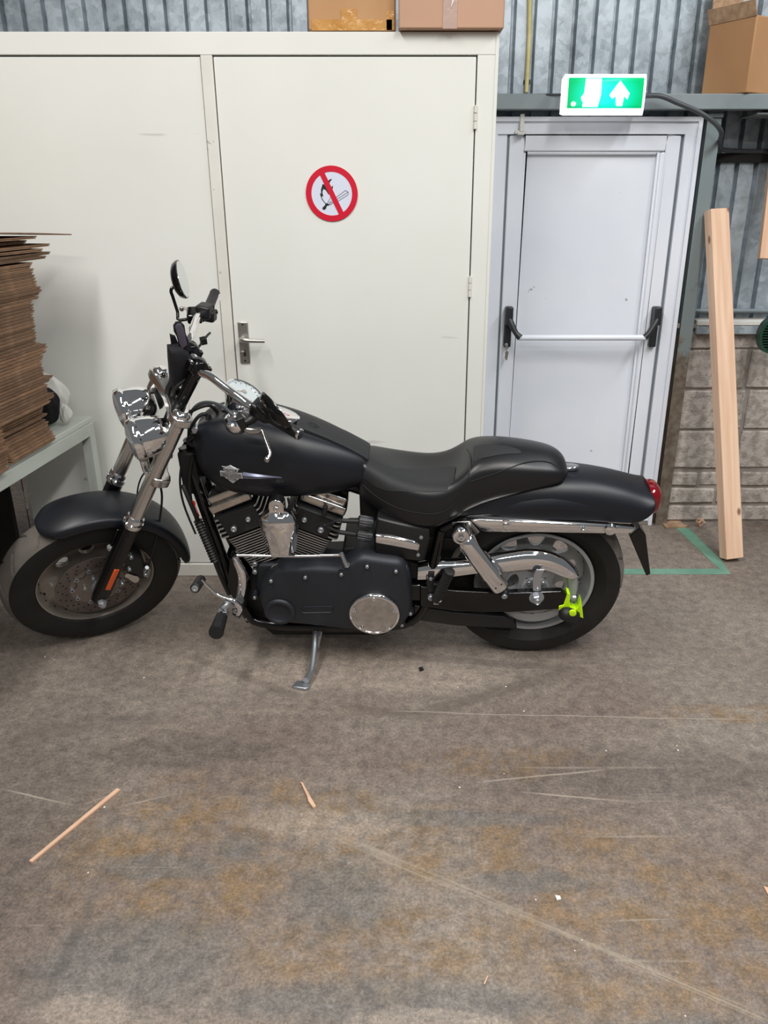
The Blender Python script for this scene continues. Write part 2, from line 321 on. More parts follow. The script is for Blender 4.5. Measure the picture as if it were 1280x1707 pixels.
def mk(name, mb, mats, parent=None, bevel=0, sub=0, smooth=40, solid=0, bseg=2, loc=None):
    me = bpy.data.meshes.new(name); me.from_pydata(mb.v, [], mb.f)
    for m in (mats if isinstance(mats, (list, tuple)) else [mats]): me.materials.append(M[m])
    me.polygons.foreach_set('material_index', mb.m); me.update()
    fixn(me)
    o = bpy.data.objects.new(name, me); COL.objects.link(o); o.parent = parent
    if loc is not None: o.location = loc
    if smooth:
        me.shade_smooth()
        if smooth < 180: me.set_sharp_from_angle(angle=math.radians(smooth))
    if solid: md = o.modifiers.new('s', 'SOLIDIFY'); md.thickness = solid; md.offset = 0
    if bevel:
        md = o.modifiers.new('b', 'BEVEL'); md.width = bevel; md.segments = bseg; md.limit_method = 'ANGLE'; md.angle_limit = math.radians(40); md.harden_normals = False
    if sub: md = o.modifiers.new('u', 'SUBSURF'); md.levels = sub; md.render_levels = sub
    return o
def empty(name, loc=(0, 0, 0), rz=0, parent=None):
    o = bpy.data.objects.new(name, None); COL.objects.link(o); o.location = loc; o.rotation_euler = (0, 0, rz); o.parent = parent; o.empty_display_size = .1; return o
def tag(o, label=None, cat=None, group=None, kind=None):
    if label: o['label'] = label
    if cat: o['category'] = cat
    if group: o['group'] = group
    if kind: o['kind'] = kind
    return o
_txt = {}
def text_mb(s, size, depth, mb=None, fn=None, mi=0, squash=1):
    cu = bpy.data.curves.new('t', 'FONT'); cu.body = s; cu.size = size; cu.align_x = 'CENTER'; cu.align_y = 'CENTER'; cu.extrude = depth; cu.resolution_u = 3
    o = bpy.data.objects.new('t', cu); COL.objects.link(o); dg = bpy.context.evaluated_depsgraph_get(); me = o.evaluated_get(dg).to_mesh()
    vs = [v.co.copy() for v in me.vertices]; fs = [tuple(p.vertices) for p in me.polygons]
    mb = mb or MB(); mb.add([fn(Vector((v.x * squash, v.y, v.z))) if fn else v for v in vs], fs, mi)
    o.evaluated_get(dg).to_mesh_clear(); bpy.data.objects.remove(o); bpy.data.curves.remove(cu); return mb
def circ(cx, cy, r, n=32, a0=0, a1=2 * math.pi, e=True):
    k = n if abs(a1 - a0 - 2 * math.pi) < 1e-6 else n - 1
    return [(cx + r * math.cos(a0 + (a1 - a0) * i / k), cy + r * math.sin(a0 + (a1 - a0) * i / k)) for i in range(n)]
# ================================================================ THE SETTING
fl = MB(); fl.box((0, 0.8, -.05), (14, 12, .1)); tag(mk('floor', fl, 'floor', smooth=0), kind='structure')
# back wall: galvanised ribbed sheets, each lapping its neighbour
wall = tag(empty('wall_back', (0, 4.1, 0)), kind='structure')
PIT, NR = .0905, 5
def sheet(x0, z0, z1, lap):
    mb = MB(); pr = []
    for k in range(NR):
        a = x0 + k * PIT
        pr += [(a, 0), (a + .007, -.034), (a + .072, -.034), (a + .079, 0)]
    pr.append((x0 + NR * PIT + .006, 0))
    pr = [(x, y - .0035 * lap) for x, y in pr]
    n = len(pr); mb.add([(x, y, z0) for x, y in pr] + [(x, y, z1) for x, y in pr], [(i, i + 1, i + 1 + n, i + n) for i in range(n - 1)])
    return mb
xs = -2.65; i = 0
while xs < 3.4:
    mk('corrugated_sheet', sheet(xs, 1.03, 2.95, i % 2), 'galv', wall, smooth=0, solid=.0012); xs += NR * PIT; i += 1
# block plinth: every block a piece
plinth = tag(empty('wall_lower', (0, 3.87, 0)), kind='structure')
bk = MB(); bk.box((.9, .19, .49), (5.4, .36, .98)); mk('mortar_bed', bk, 'mortar', plinth, smooth=0)
def pyz(py, Y=3.85): return onY(1200, py, Y).z
rows = [(pyz(614), pyz(699)), (pyz(703), pyz(879)), (pyz(884), pyz(1060)), (pyz(1066), pyz(1232))]
rows = [(pyz(a / 2.667 + 320), pyz(b / 2.667 + 320)) for a, b in ((618, 698), (706, 876), (886, 1058), (1068, 1232), (1252, 1310), (1324, 1388), (1402, 1482))]
offs = [1.18, 1.36, 1.33, 1.345, 1.355, 1.37, 1.34]; wid = [.36, .37, .42, .40, .215, .30, .42]
for (zt, zb_), o0, w_ in zip(rows, offs, wid):
    x = o0 - w_
    while x < 2.9:
        ww = w_ - .016; zb2 = max(zb_, .012)
        if x + ww > 1.33:
            xa = max(x, 1.36); xb = x + ww
            if xb - xa > .03:
                mb = MB(); mb.box(((xa + xb) / 2, .026 - random.random() * .005, (zt + zb2) / 2), (xb - xa, .05, zt - zb2))
                mb.v = [(a + random.uniform(-.003, .003), b + random.uniform(-.002, .002), c + random.uniform(-.003, .003)) for a, b, c in mb.v]
                mk('concrete_block', mb, 'block', plinth, bevel=.006, bseg=1, smooth=0)
        x += w_
x = -2.2                                                            # plinth seen left of nothing: runs behind the cupboard, mortar bed only
sl = MB(); sl.box((2.20, -.01, 1.045), (1.54, .06, .022)); mk('ledge_strip', sl, 'fabw', plinth, bevel=.003)
sl = MB(); sl.box((2.20, -.02, 1.012), (1.54, .03, .04)); mk('ledge_flashing', sl, 'galv', plinth, bevel=.003)
sl = MB(); sl.box((2.15, .08, 1.03), (1.62, .2, .02)); mk('ledge_top', sl, 'mortar', plinth)
sl = MB(); sl.tube([(1.42, .17, 1.075), (2.96, .17, 1.075)], .012, 10, sub=1); mk('sill_rail', sl, 'greypaint', plinth)
# steel frame round the door
beam = MB(); beam.box((1.7, 3.815, 1.984), (2.7, .07, .06)); beam.box((1.7, 3.93, 2.008), (2.7, .24, .012)); beam.box((2.3, 3.9, 1.94), (1.5, .2, .008))
tag(mk('trim_1', beam, 'greypaint', bevel=.003), kind='structure')
post = tag(empty('trim_2', (1.35, 3.84, 0)), kind='structure')
def post_mat():
    m = mat('rust_stained_grey_paint', (118, 128, 130), .5); nt = m.node_tree; b = nt.nodes['Principled BSDF']; L = nt.links.new
    sp = nt.nodes.new('ShaderNodeSeparateXYZ'); L(nt.nodes['Texture Coordinate'].outputs['Object'], sp.inputs[0])
    n = nt.nodes.new('ShaderNodeTexNoise'); n.inputs['Scale'].default_value = 7; n.inputs['Detail'].default_value = 8; n.inputs['Roughness'].default_value = .7; L(nt.nodes['Mapping'].outputs[0], n.inputs['Vector'])
    n2 = nt.nodes.new('ShaderNodeTexNoise'); n2.inputs['Scale'].default_value = 30; n2.inputs['Detail'].default_value = 6; L(nt.nodes['Mapping'].outputs[0], n2.inputs['Vector'])
    a = nt.nodes.new('ShaderNodeMath'); a.operation = 'MULTIPLY_ADD'; a.inputs[1].default_value = -.75; L(sp.outputs[2], a.inputs[0]); L(n.outputs['Fac'], a.inputs[2])
    k = nt.nodes.new('ShaderNodeMapRange'); k.inputs[1].default_value = -.3; k.inputs[2].default_value = -.18; L(a.outputs[0], k.inputs[0])
    r = nt.nodes.new('ShaderNodeValToRGB'); e = r.color_ramp.elements; e[0].position = .4; e[1].position = .62; e[0].color = lin((96, 84, 72)); e[1].color = lin((116, 108, 98)); L(n2.outputs['Fac'], r.inputs[0])
    mx = nt.nodes.new('ShaderNodeMix'); mx.data_type = 'RGBA'; mx.inputs['A'].default_value = lin((120, 131, 133)); L(r.outputs[0], mx.inputs['B']); L(k.outputs[0], mx.inputs[0]); L(mx.outputs['Result'], b.inputs['Base Color']); return m
M['post'] = post_mat()
p = MB(); p.box((.032, 0, .975), (.062, .012, 1.95)); p.box((.006, .03, .975), (.01, .07, 1.95)); p.box((.0, .06, .975), (.03, .01, 1.95)); mk('channel_post', p, 'post', post, bevel=.002)
p = MB(); p.box((.032, -.008, 1.935), (.066, .02, .016)); mk('cap_plate', p, 'greypaint', post, bevel=.002)
p = MB(); p.box((2.3, 4.06, 1.775), (1.9, .03, .04)); tag(mk('trim_3', p, 'black', bevel=.002), kind='structure')
# ---- exit door
YD = 3.86
door = tag(empty('door_1', (.88, YD, 0)), 'white plastic exit door with push bar beside the cupboard', kind='structure')
X = lambda x: x - .88
def ringbox(mb, x0, x1, z0, z1, w, y0, y1, bottom=True, mi=0):
    yc, yd = (y0 + y1) / 2, abs(y1 - y0)
    mb.box((X(x0 + w / 2), yc, (z0 + z1) / 2), (w, yd, z1 - z0), mi=mi); mb.box((X(x1 - w / 2), yc, (z0 + z1) / 2), (w, yd, z1 - z0), mi=mi)
    mb.box((X((x0 + x1) / 2), yc, z1 - w / 2), (x1 - x0 - 2 * w, yd, w), mi=mi)
    if bottom: mb.box((X((x0 + x1) / 2), yc, z0 + w / 2), (x1 - x0 - 2 * w, yd, w), mi=mi)
fr = MB(); ringbox(fr, .37, 1.332, 0, 1.93, .018, -.03, .06, False); ringbox(fr, .388, 1.314, 0, 1.912, .05, -.018, .06, False); fr.box((X(.458), .025, .93), (.046, .07, 1.862)); fr.box((X(.27), .03, .965), (.25, .05, 1.93)); mk('door_frame', fr, 'upvc', door, bevel=.004)
fr = MB(); ringbox(fr, .480, 1.262, .0, 1.862, .012, .004, .06, False); mk('frame_seal', fr, 'greypaint', door)
lf = MB(); ringbox(lf, .492, 1.251, .03, 1.857, .064, -.012, .05); lf.box((X(1.178), .019, .94), (.022, .062, 1.70)); mk('door_leaf', lf, 'upvc', door, bevel=.006)
lf = MB(); ringbox(lf, .552, 1.170, .09, 1.795, .016, -.004, .05); mk('glazing_bead', lf, 'upvc', door, bevel=.007)
pn = MB(); pn.box((X(.863), .03, .94), (.625, .03, 1.70)); mk('door_panel', pn, 'upvc', door, bevel=.002)
th = MB(); th.box((X(.85), .02, .012), (.93, .09, .024)); mk('threshold', th, 'alu', door, bevel=.003)
# push bar
for side, px in ((-1, 846), (1, 1089)):
    q = onY(px, 545, YD - .02); x = q.x - .88
    hb = MB(); zc = onY(px, 545, YD - .03).z
    hb.box((x, -.026, zc), (.034, .03, .19)); hb.box((x, -.05, zc + .055), (.034, .05, .085))
    ho = mk('bar_bracket', hb, 'blackpl', door, bevel=.006)
    x1 = X(onY(867 if side < 0 else 1074, 563, YD - .09).x); z1 = onY(970, 563, YD - .09).z
    ar = MB(); pts = [Vector((x, -.06, zc + .045)), Vector((x - side * .01, -.07, zc + .02)), Vector((x1 + side * .02, -.085, z1 + .02)), Vector((x1, -.09, z1))]
    ar.tube(pts, [.014, .016, .013, .017], 10, sub=4); mk('bar_arm', ar, 'blackpl', door)
xa, xb = X(onY(865, 563, YD - .09).x), X(onY(1076, 563, YD - .09).x)
b_ = MB(); b_.lathe([(0, 0), (.013, 0), (.0135, .002), (.0135, xb - xa - .002), (.013, xb - xa), (0, xb - xa)], (xa, -.09, z1), (1, 0, 0), 20); mk('push_bar', b_, 'upvc', door)
k = MB(); kp = onY(844, 575, YD - .05); k.cyl((kp.x - .88, -.04, kp.z), (kp.x - .88, -.055, kp.z), .008, n=14); k.box((kp.x - .88, -.066, kp.z - .012), (.003, .016, .03)); 
k.box((kp.x - .88 + .002, -.062, kp.z - .045), (.014, .002, .035), Rm((0, 1, 0), .15)); k.box((kp.x - .88 - .001, -.066, kp.z - .05), (.009, .002, .04), Rm((0, 1, 0), -.12)); ko = mk('key', k, 'nickel', door, bevel=.0008)
st = MB(); sp_ = onY(868, 210, YD - .03); st.box((sp_.x - .88 + .004, -.035, 1.905), (.018, .01, .07)); st.box((sp_.x - .88, -.028, 1.868), (.048, .02, .014)); st.box((sp_.x - .88, -.045, 1.862), (.03, .012, .01)); mk('door_contact', st, 'fabw', door, bevel=.002)
# ================================================================ STORAGE CUPBOARD
YC = 3.25
cup = tag(empty('storage_cupboard', (-.7, YC, 0)), 'tall cream painted cupboard with lever handle and no-flame sign', 'cupboard')
cx = lambda x: x + .7
CT, XR, XL = 2.15, .357, -1.62
c_ = MB(); c_.box((cx((XL + XR) / 2), .325, CT / 2 + .02), (XR - XL - .004, .60, CT - .06)); mk('carcass', c_, 'cream', cup)
c_ = MB(); c_.box((cx((XL + XR) / 2), .0, CT - .036), (XR - XL, .03, .072)); c_.box((cx((XL + XR) / 2), .31, CT - .01), (XR - XL, .62, .02)); mk('top_rail', c_, 'cream', cup, bevel=.002)
c_ = MB(); c_.box((cx(.321), .0, CT / 2 - .036), (.072, .03, CT - .073)); c_.box((cx(XR - .003), .0, CT / 2), (.012, .036, CT)); mk('side_stile', c_, 'cream', cup, bevel=.002)
c_ = MB(); c_.box((cx(-.690), -.004, 1.04), (.042, .03, 2.073)); mk('centre_stile', c_, 'creamd', cup, bevel=.002)
c_ = MB(); c_.box((cx((XL + XR) / 2), -.006, .03), (XR - XL, .03, .06)); mk('plinth_board', c_, 'creamd', cup, bevel=.003)
c_ = MB(); c_.box((cx((XL - .711) / 2) - .0015, .0, 1.068), (-.711 - XL - .003, .022, 2.008)); mk('left_panel', c_, 'cream', cup, bevel=.002)
d_ = MB(); d_.box((cx((-.667 + .282) / 2), -.001, 1.068), (.945, .024, 2.008)); dr = mk('cupboard_door', d_, 'cream', cup, bevel=.0025)
for pz in (onY(791, 196, YC).z, onY(781, 477, YC).z):
    hg = MB(); zz = pz; hx = cx(.2835)
    for k_ in range(3): hg.cyl((hx, -.017, zz - .04 + k_ * .027), (hx, -.017, zz - .04 + k_ * .027 + .025), .0065, n=12)
    mk('hinge', hg, 'creamd', dr)
# lever handle
hp = onY(407, 571, YC - .014); zc = hp.z
pl = MB(); pl.box((cx(hp.x), -.017, zc), (.041, .008, .166)); plo = mk('lock_plate', pl, 'nickel', dr, bevel=.0035, bseg=3)
le = MB(); le.tube([(cx(hp.x) - .004, -.02, zc + .018), (cx(hp.x) - .004, -.052, zc + .018), (cx(hp.x) + .01, -.064, zc + .017), (cx(hp.x) + .05, -.066, zc + .015), (cx(hp.x) + .092, -.064, zc + .014)], [.011, .010, .0095, .008, .0075], 12); mk('lever', le, 'nickel', dr)
ky = MB(); ky.cyl((cx(hp.x) + .001, -.022, zc - .036), (cx(hp.x) - .012, -.04, zc - .033), .003, n=8); kz = MB(); kz.box((cx(hp.x) + .001, -.0215, zc - .042), (.008, .002, .024)); mk('keyhole', kz, 'black', dr); ks_ = MB(); ks_.bolt((cx(hp.x), -.021, zc + .073), (0, -1, 0), .004, .002); mk('plate_screw', ks_, 'black', dr); ks_ = MB(); ks_.bolt((cx(hp.x), -.021, zc - .073), (0, -1, 0), .004, .002); mk('plate_screw', ks_, 'black', dr); mk('door_key', ky, ['nickel', 'black'], dr)
# scuff marks: thin strokes of worn paint on the door
# ---- no-naked-flame sign
sgc = onY(553, 323, YC - .015)
sg = empty('prohibition_sign', (sgc.x, YC - .0145, sgc.z)); tag(sg, 'round red and white no naked flame sign on the cupboard door', 'sign')
SR = .0985
def disk(r, y0, y1, n=64): mb = MB(); mb.prism(circ(0, 0, r, n), y0, y1); return mb
mk('sign_plate', disk(SR * .97, 0, -.0015), 'signwhite', sg)
rg = MB(); rg.lathe([(SR, 0), (SR, -.0026), (SR * .785, -.0026), (SR * .785, 0)], (0, 0, 0), (0, 1, 0), 64, closed=True)
a = math.radians(-60); rg.box((0, -.0022, 0), (SR * 1.62, .001, SR * .2), Rm((0, 1, 0), math.radians(64))); mk('red_ring', rg, 'signred', sg, smooth=0)
def zp(l, s=SR / 430, ox=617, oz=625): return [((x - ox) * s, (oz - y) * s) for x, y in l]
fm = MB()
for poly in ([(470, 475), (515, 490), (575, 620), (565, 640), (520, 570), (480, 550), (462, 600), (475, 670), (455, 660), (450, 685), (470, 720), (510, 770), (545, 775), (590, 800), (560, 805), (530, 815), (510, 860), (480, 878), (455, 865), (455, 840), (500, 800), (505, 780), (450, 715), (430, 660), (420, 615), (440, 625), (440, 560)],
             [(570, 420), (600, 400), (632, 402), (605, 425), (580, 470), (560, 440)], [(610, 530), (635, 495), (640, 530), (628, 560), (615, 550)]):
    fm.prism(zp(poly), -.0016, -.0021)
for a_, b__ in (((690, 680), (845, 575)), ((700, 712), (885, 600)), ((712, 745), (885, 640)), ((845, 575), (890, 597)), ((890, 597), (887, 640)), ((560, 770), (610, 735)), ((585, 800), (645, 760)), ((570, 785), (628, 750)), ((540, 770), (590, 690))):
    (x0, z0), (x1, z1_) = zp([a_, b__]); fm.tube([(x0, -.0016, z0), (x1, -.0016, z1_)], .0009, 6, sub=1)
mk('match_pictogram', fm, 'signblack', sg, smooth=0)
# ---- emergency exit lamp
ex = empty('exit_sign_lamp', (onY(1007, 158, 3.7).x, 3.7, 2.0)); tag(ex, 'lit green and white emergency exit lamp above the white door', 'exit sign')
M['lampw'] = mat('lamp_white', (240, 244, 244), .4, emit=((255, 255, 255), 1.0))
M['lampg'] = mat('lamp_green', (0, 150, 90), .4)
nt = M['lampg'].node_tree; bb = nt.nodes['Principled BSDF']; sp2 = nt.nodes.new('ShaderNodeVectorMath'); sp2.operation = 'LENGTH'
mpn = nt.nodes['Mapping']; mpn.inputs['Scale'].default_value = (6.2, 0, 10); nt.links.new(mpn.outputs[0], sp2.inputs[0])
rp = nt.nodes.new('ShaderNodeValToRGB'); e = rp.color_ramp.elements; e[0].color = (.0, 1.0, .86, 1); e[0].position = .3; e[1].position = .95; e[1].color = (.0, .52, .16, 1)
nt.links.new(sp2.outputs['Value'], rp.inputs[0]); nt.links.new(rp.outputs[0], bb.inputs['Emission Color']); bb.inputs['Emission Strength'].default_value = 1.0
M['lampp'] = mat('lamp_pictogram', (255, 255, 255), .4, emit=((255, 255, 255), 2.2))
hb = MB(); hw, h0, h1 = .169, -.077, .077
sec = lambda x: [Vector((x, .07, h1 - .01)), Vector((x, .0, h1)), Vector((x, -.012, h1 - .03)), Vector((x, -.014, 0)), Vector((x, -.008, h0 + .02)), Vector((x, .002, h0)), Vector((x, .07, h0 + .01))]
hb.loft([sec(-hw), sec(hw)]); mk('lamp_housing', hb, 'lampw', ex, bevel=.002)
def bulge(x, z): return -.0125 - .002 * (1 - (z / .08) ** 2)
gp = MB(); n = 8; zz0, zz1 = -.051, .062
gp.loft([[Vector((-.155, bulge(0, z) - .002, z)), Vector((.157, bulge(0, z) - .002, z))] for z in [zz0 + (zz1 - zz0) * i / n for i in range(n + 1)]], closed=False); mk('green_panel', gp, 'lampg', ex, solid=.001)
pc = MB()
def pg(l): pc.prism(l, -.0185, -.0205)
pg([(-.085, .058), (-.02, .058), (-.018, .0), (-.028, -.046), (-.092, -.046), (-.088, -.01)])          # doorway
pg([(-.1, -.012), (-.094, -.026), (-.084, -.02), (-.084, .01)])
pg([(.058, .05), (.1, .004), (.094, -.018), (.082, -.008), (.078, -.006), (.074, -.043), (.05, -.043), (.044, -.006), (.03, -.016), (.018, -.002)])       # arrow
pg([(-.138, -.03), (-.13, -.026), (-.121, -.031), (-.122, -.042), (-.134, -.044), (-.14, -.038)])
mk('pictogram', pc, 'lampp', ex, smooth=0)
run = MB(); run.ball((-.047, -.0206, .038), .006, 10); 
for q in ([(-.05, .03), (-.055, .008)], [(-.052, .026), (-.038, .018), (-.034, .006)], [(-.052, .026), (-.066, .018), (-.07, .008)], [(-.055, .008), (-.042, -.008), (-.046, -.026)], [(-.055, .008), (-.064, -.01), (-.078, -.016)]):
    run.tube([(a, -.0208, b) for a, b in q], .0028, 6, sub=1)
M['run'] = mat('faint_green', (190, 250, 225), .4, emit=((215, 255, 240), 1.0))
mk('running_figure', run, 'run', ex)
cb = MB(); cpt = [onY(1068, 160, 3.74), onY(1100, 160, 3.72), onY(1130, 172, 3.72), onY(1165, 187, 3.72), onY(1190, 204, 3.72), onY(1202, 220, 3.74), onY(1200, 237, 3.85), onY(1204, 249, 3.98), onY(1240, 252, 4.04), onY(1320, 253, 4.04)]
cb.tube(cpt, .0105, 10); tag(mk('power_cable', cb, 'cable'), 'thick grey cable curving from the exit lamp over the grey post', 'cable')
cb = MB(); cb.tube([onY(945, 158, 3.76), onY(900, 158, 3.79), onY(868, 160, 3.8), onY(820, 161, 3.8)], .005, 8); tag(mk('lamp_wire', cb, 'cable'), 'thin grey wire lying along the beam left of the exit lamp', 'cable')
yp = MB(); yp.tube([onY(883, -40, 4.05), onY(882, 60, 4.05), onY(877, 154, 4.05)], .0095, 12, sub=3); ypo = tag(mk('conduit_pipe', yp, 'pvcy'), 'thin yellow pipe running up the corrugated wall', 'pipe')
cl = MB(); q = onY(878, 137, 4.06); cl.box((q.x, 4.065, q.z), (.03, .03, .02)); mk('pipe_clip', cl, 'blackpl', ypo, bevel=.003)
# ================================================================ CARTONS
def carton(name, c, d, rz, label, m='card', grp=None):
    o = empty(name, c, rz); tag(o, label, 'box', grp); w, l, h = d
    b = MB(); b.box((0, 0, h / 2), (w, l, h)); mk('carton_body', b, m, o, bevel=.005)
    return o, w, l, h
o, w, l, h = carton('cardboard_box', ((-.324 - .009) / 2, YC + .19, 2.16), (.312, .34, .30), 0, 'brown cardboard box with glossy tape on its lower edge')
b = MB(); b.box((0, -l / 2 - .001, .016), (w * .92, .003, .034)); b.box((-.01, -l / 2 - .0012, .04), (.055, .003, .05)); b.box((w / 2 - .018, -l / 2 - .001, .03), (.028, .003, .06)); mk('packing_tape', b, 'tape', o)
o, w, l, h = carton('cardboard_box', ((.004 + .367) / 2, YC + .12, 2.153), (.37, .34, .30), 0, 'pinkish brown cardboard box overhanging the right end of the cupboard', 'cardp')
b = MB(); b.box((-.005, -l / 2 - .001, h / 2), (.05, .003, h)); mk('packing_tape', b, 'tapec', o)
b = MB(); b.prism([(-.004, .06), (.004, .1), (.012, .12), (.016, .115), (.006, .08)], -l / 2 - .003, -l / 2 - .005); mk('tape_crease', b, 'white', o)
o, w, l, h = carton('cardboard_box', (1.475 + .25 * .866 - .12 * .5, 3.765 + .25 * .5 + .12 * .866, 2.016), (.5, .24, .285), math.radians(30), 'open cardboard box with torn top standing right of the exit lamp')
b = MB(); b.box((w / 2 - .02, -l / 2 - .001, .05), (.035, .003, .07)); mk('packing_tape', b, 'tape', o)
b = MB(); b.box((0, l / 2 - .004, h + .08), (w, .005, .17)); b.box((-w / 2 - .012, 0, h + .025), (.005, l, .06), Rm((0, 1, 0), -.4)); mk('box_flap', b, 'cardd', o)
# ================================================================ TIMBER
def beam_between(name, p0, p1, w, d, label, cat, m='pine', twist=0):
    p0, p1 = Vector(p0), Vector(p1); ax = (p1 - p0); L_ = ax.length; ax.normalize()
    xx = Vector((1, 0, 0)); xx = (xx - ax * xx.dot(ax)).normalized(); yy = ax.cross(xx)
    if twist: q = Matrix.Rotation(twist, 3, ax); xx = q @ xx; yy = q @ yy
    mb = MB(); mb.box((0, 0, L_ / 2), (w, d, L_)); o = mk(name, mb, m, bevel=.003)
    o.matrix_world = Matrix((( xx.x, yy.x, ax.x, p0.x), (xx.y, yy.y, ax.y, p0.y), (xx.z, yy.z, ax.z, p0.z), (0, 0, 0, 1)))
    return tag(o, label, cat)
p0 = onZ(1224, 935, .015); p0.y += .035; p1 = onY(1194, 350, 3.80)
beam_between('timber_beam', p0, p1, .088, .06, 'long planed pine beam leaning against the post and block wall', 'timber', twist=.16)
p0 = onY(1279, 432, 3.86); p1 = onY(1306, 203, 3.97)
beam_between('timber_offcut', p0, p1, .085, .03, 'short pine board end at the right edge above the ledge', 'timber')
# ================================================================ GREEN TOOL, FLOOR THINGS
gt = onY(1287, 559, 3.70); g = empty('garden_sieve', gt); tag(g, 'dark green oval plastic grid head at the right picture edge', 'tool')
gb = MB(); el = [(.062 * math.cos(a), .082 * math.sin(a)) for a in [2 * math.pi * i / 40 for i in range(40)]]
n = 40; inn = [(x * .84, z * .86) for x, z in el]
gb.add([(x, -.012, z) for x, z in el] + [(x, -.012, z) for x, z in inn] + [(x * 1.0, .03, z * 1.0) for x, z in el] + [(x, .0, z) for x, z in inn], [(i, (i + 1) % n, n + (i + 1) % n, n + i) for i in range(n)] + [(i, (i + 1) % n, 2 * n + (i + 1) % n, 2 * n + i) for i in range(n)] + [(n + i, n + (i + 1) % n, 3 * n + (i + 1) % n, 3 * n + i) for i in range(n)])
mk('oval_rim', gb, 'greenpl', g, solid=.002)
bp_ = MB(); bp_.prism(inn, .004, .008); mk('dark_backing', bp_, 'black', g)
gs = MB()
for k in range(-5, 6):
    z = k * .012; hw = .052 * math.sqrt(max(0, 1 - (z / .070) ** 2)); gs.box((0, -.006, z), (2 * hw, .006, .004))
gs.box((0, -.007, 0), (.006, .007, .13)); mk('grid_bar', gs, 'greenpl', g, smooth=0); g.children[-1]['kind'] = 'stuff'
gh = MB(); gh.tube([(.055, .01, -.01), (.11, .03, -.10), (.25, .04, -gt.z + .002)], .012, 10); mk('handle', gh, 'greenpl', g)
def fmark(name, pts, label, m, h=.002):
    mb = MB(); mb.prism([(p.x, p.y) for p in pts], .0003, h, ax='z'); return tag(mk(name, mb, m, smooth=0), label, 'floor marking')
M['green'] = mat('worn_green_line', (112, 152, 132), .6, rgb2=(96, 138, 120), vscale=9, bump=.3)
fmark('floor_line', [onZ(860, 948.5), onZ(1199, 948.5), onZ(1181, 932), onZ(1126, 880), onZ(1148, 880), onZ(1200, 932), onZ(1218, 957.5), onZ(860, 957.5)], 'pale green painted line on the floor right of the rear wheel', 'green', .0015)
def litter(name, pts, label, m='pine', h=.006, cat='wood scrap', lift=.0):
    mb = MB(); c = sum(pts, Vector()) / len(pts); mb.prism([(p.x - c.x, p.y - c.y) for p in pts], 0, h, ax='z'); return tag(mk(name, mb, m, smooth=0, loc=(c.x, c.y, .001 + lift)), label, cat)
M['woodl'] = mat('raw_wood_strip', (196, 158, 132), .7, rgb2=(210, 174, 146), vscale=20)
litter('wood_strip', [onZ(195, 1317), onZ(201, 1319), onZ(54, 1440), onZ(49, 1438)], 'long thin strip of raw wood lying on the concrete at lower left', 'woodl')
litter('wood_splinter', [onZ(501, 1306), onZ(505, 1308), onZ(517, 1330), onZ(527, 1347), onZ(522, 1349), onZ(514, 1338), onZ(512, 1330)], 'short curved wood splinter on the floor below the side stand', 'woodl')
litter('card_scrap', [onZ(1104, 875), onZ(1118, 868), onZ(1130, 868), onZ(1140, 877), onZ(1148, 878), onZ(1140, 881), onZ(1122, 880), onZ(1110, 882)], 'torn flat cardboard scrap beside the foot of the grey post', 'cardd', .008, 'cardboard scrap')
d = MB(); q = onZ(1163, 874)
for i in range(7):
    a = random.uniform(-.5, .5); d.tube([(random.uniform(-.012, .012), random.uniform(-.01, .01), .002), (random.uniform(-.02, .02), random.uniform(-.01, .01), .025), (random.uniform(-.025, .02), .0, .045)], [.004, .006, .002], 6, sub=2)
tag(mk('dry_leaf', d, 'woodl', loc=(q.x, q.y - .03, .001)), 'small crumpled brown leaf against the block wall base', 'leaf')
litter('paper_bit', [onZ(925, 1494), onZ(933, 1495), onZ(935, 1500), onZ(928, 1502)], 'tiny white scrap on the open floor right of centre', 'white', .003, 'litter')
litter('paper_bit', [onZ(1272, 1479), onZ(1282, 1482), onZ(1282, 1497)], 'pale chip at the right picture edge on the floor', 'woodl', .003, 'litter')
litter('twig', [onZ(812, 1628), onZ(814, 1628), onZ(808, 1642), onZ(806, 1641)], 'tiny straw on the floor near the bottom edge', 'woodl', .002, 'litter')
litter('dirt_crumb', [onZ(698, 1115), onZ(704, 1114), onZ(706, 1118), onZ(700, 1120)], 'dark crumb of dirt on the floor below the seat', 'black', .006, 'litter')
for k_, (a_, b__) in enumerate([(843, 1145), (763, 1146), (873, 1186), (840, 1290), (766, 1313), (983, 1179), (147, 1455), (174, 1346), (1130, 1251), (958, 1585), (1142, 1710 - 16), (1128, 1243), (1010, 1252), (893, 1500), (970, 1567), (90, 1100), (75, 1095), (240, 1130), (600, 1120), (445, 1105)]):
    c = onZ(a_, b__); s_ = random.uniform(.0015, .0035)
    mb = MB(); mb.ball((0, 0, s_ * .4), s_, 6, sq=.5); g_ = tag(mk('grit_crumb', mb, 'white', loc=(c.x, c.y, 0)), 'pale speck of grit on the concrete floor', 'litter', 'specks of grit on the floor')
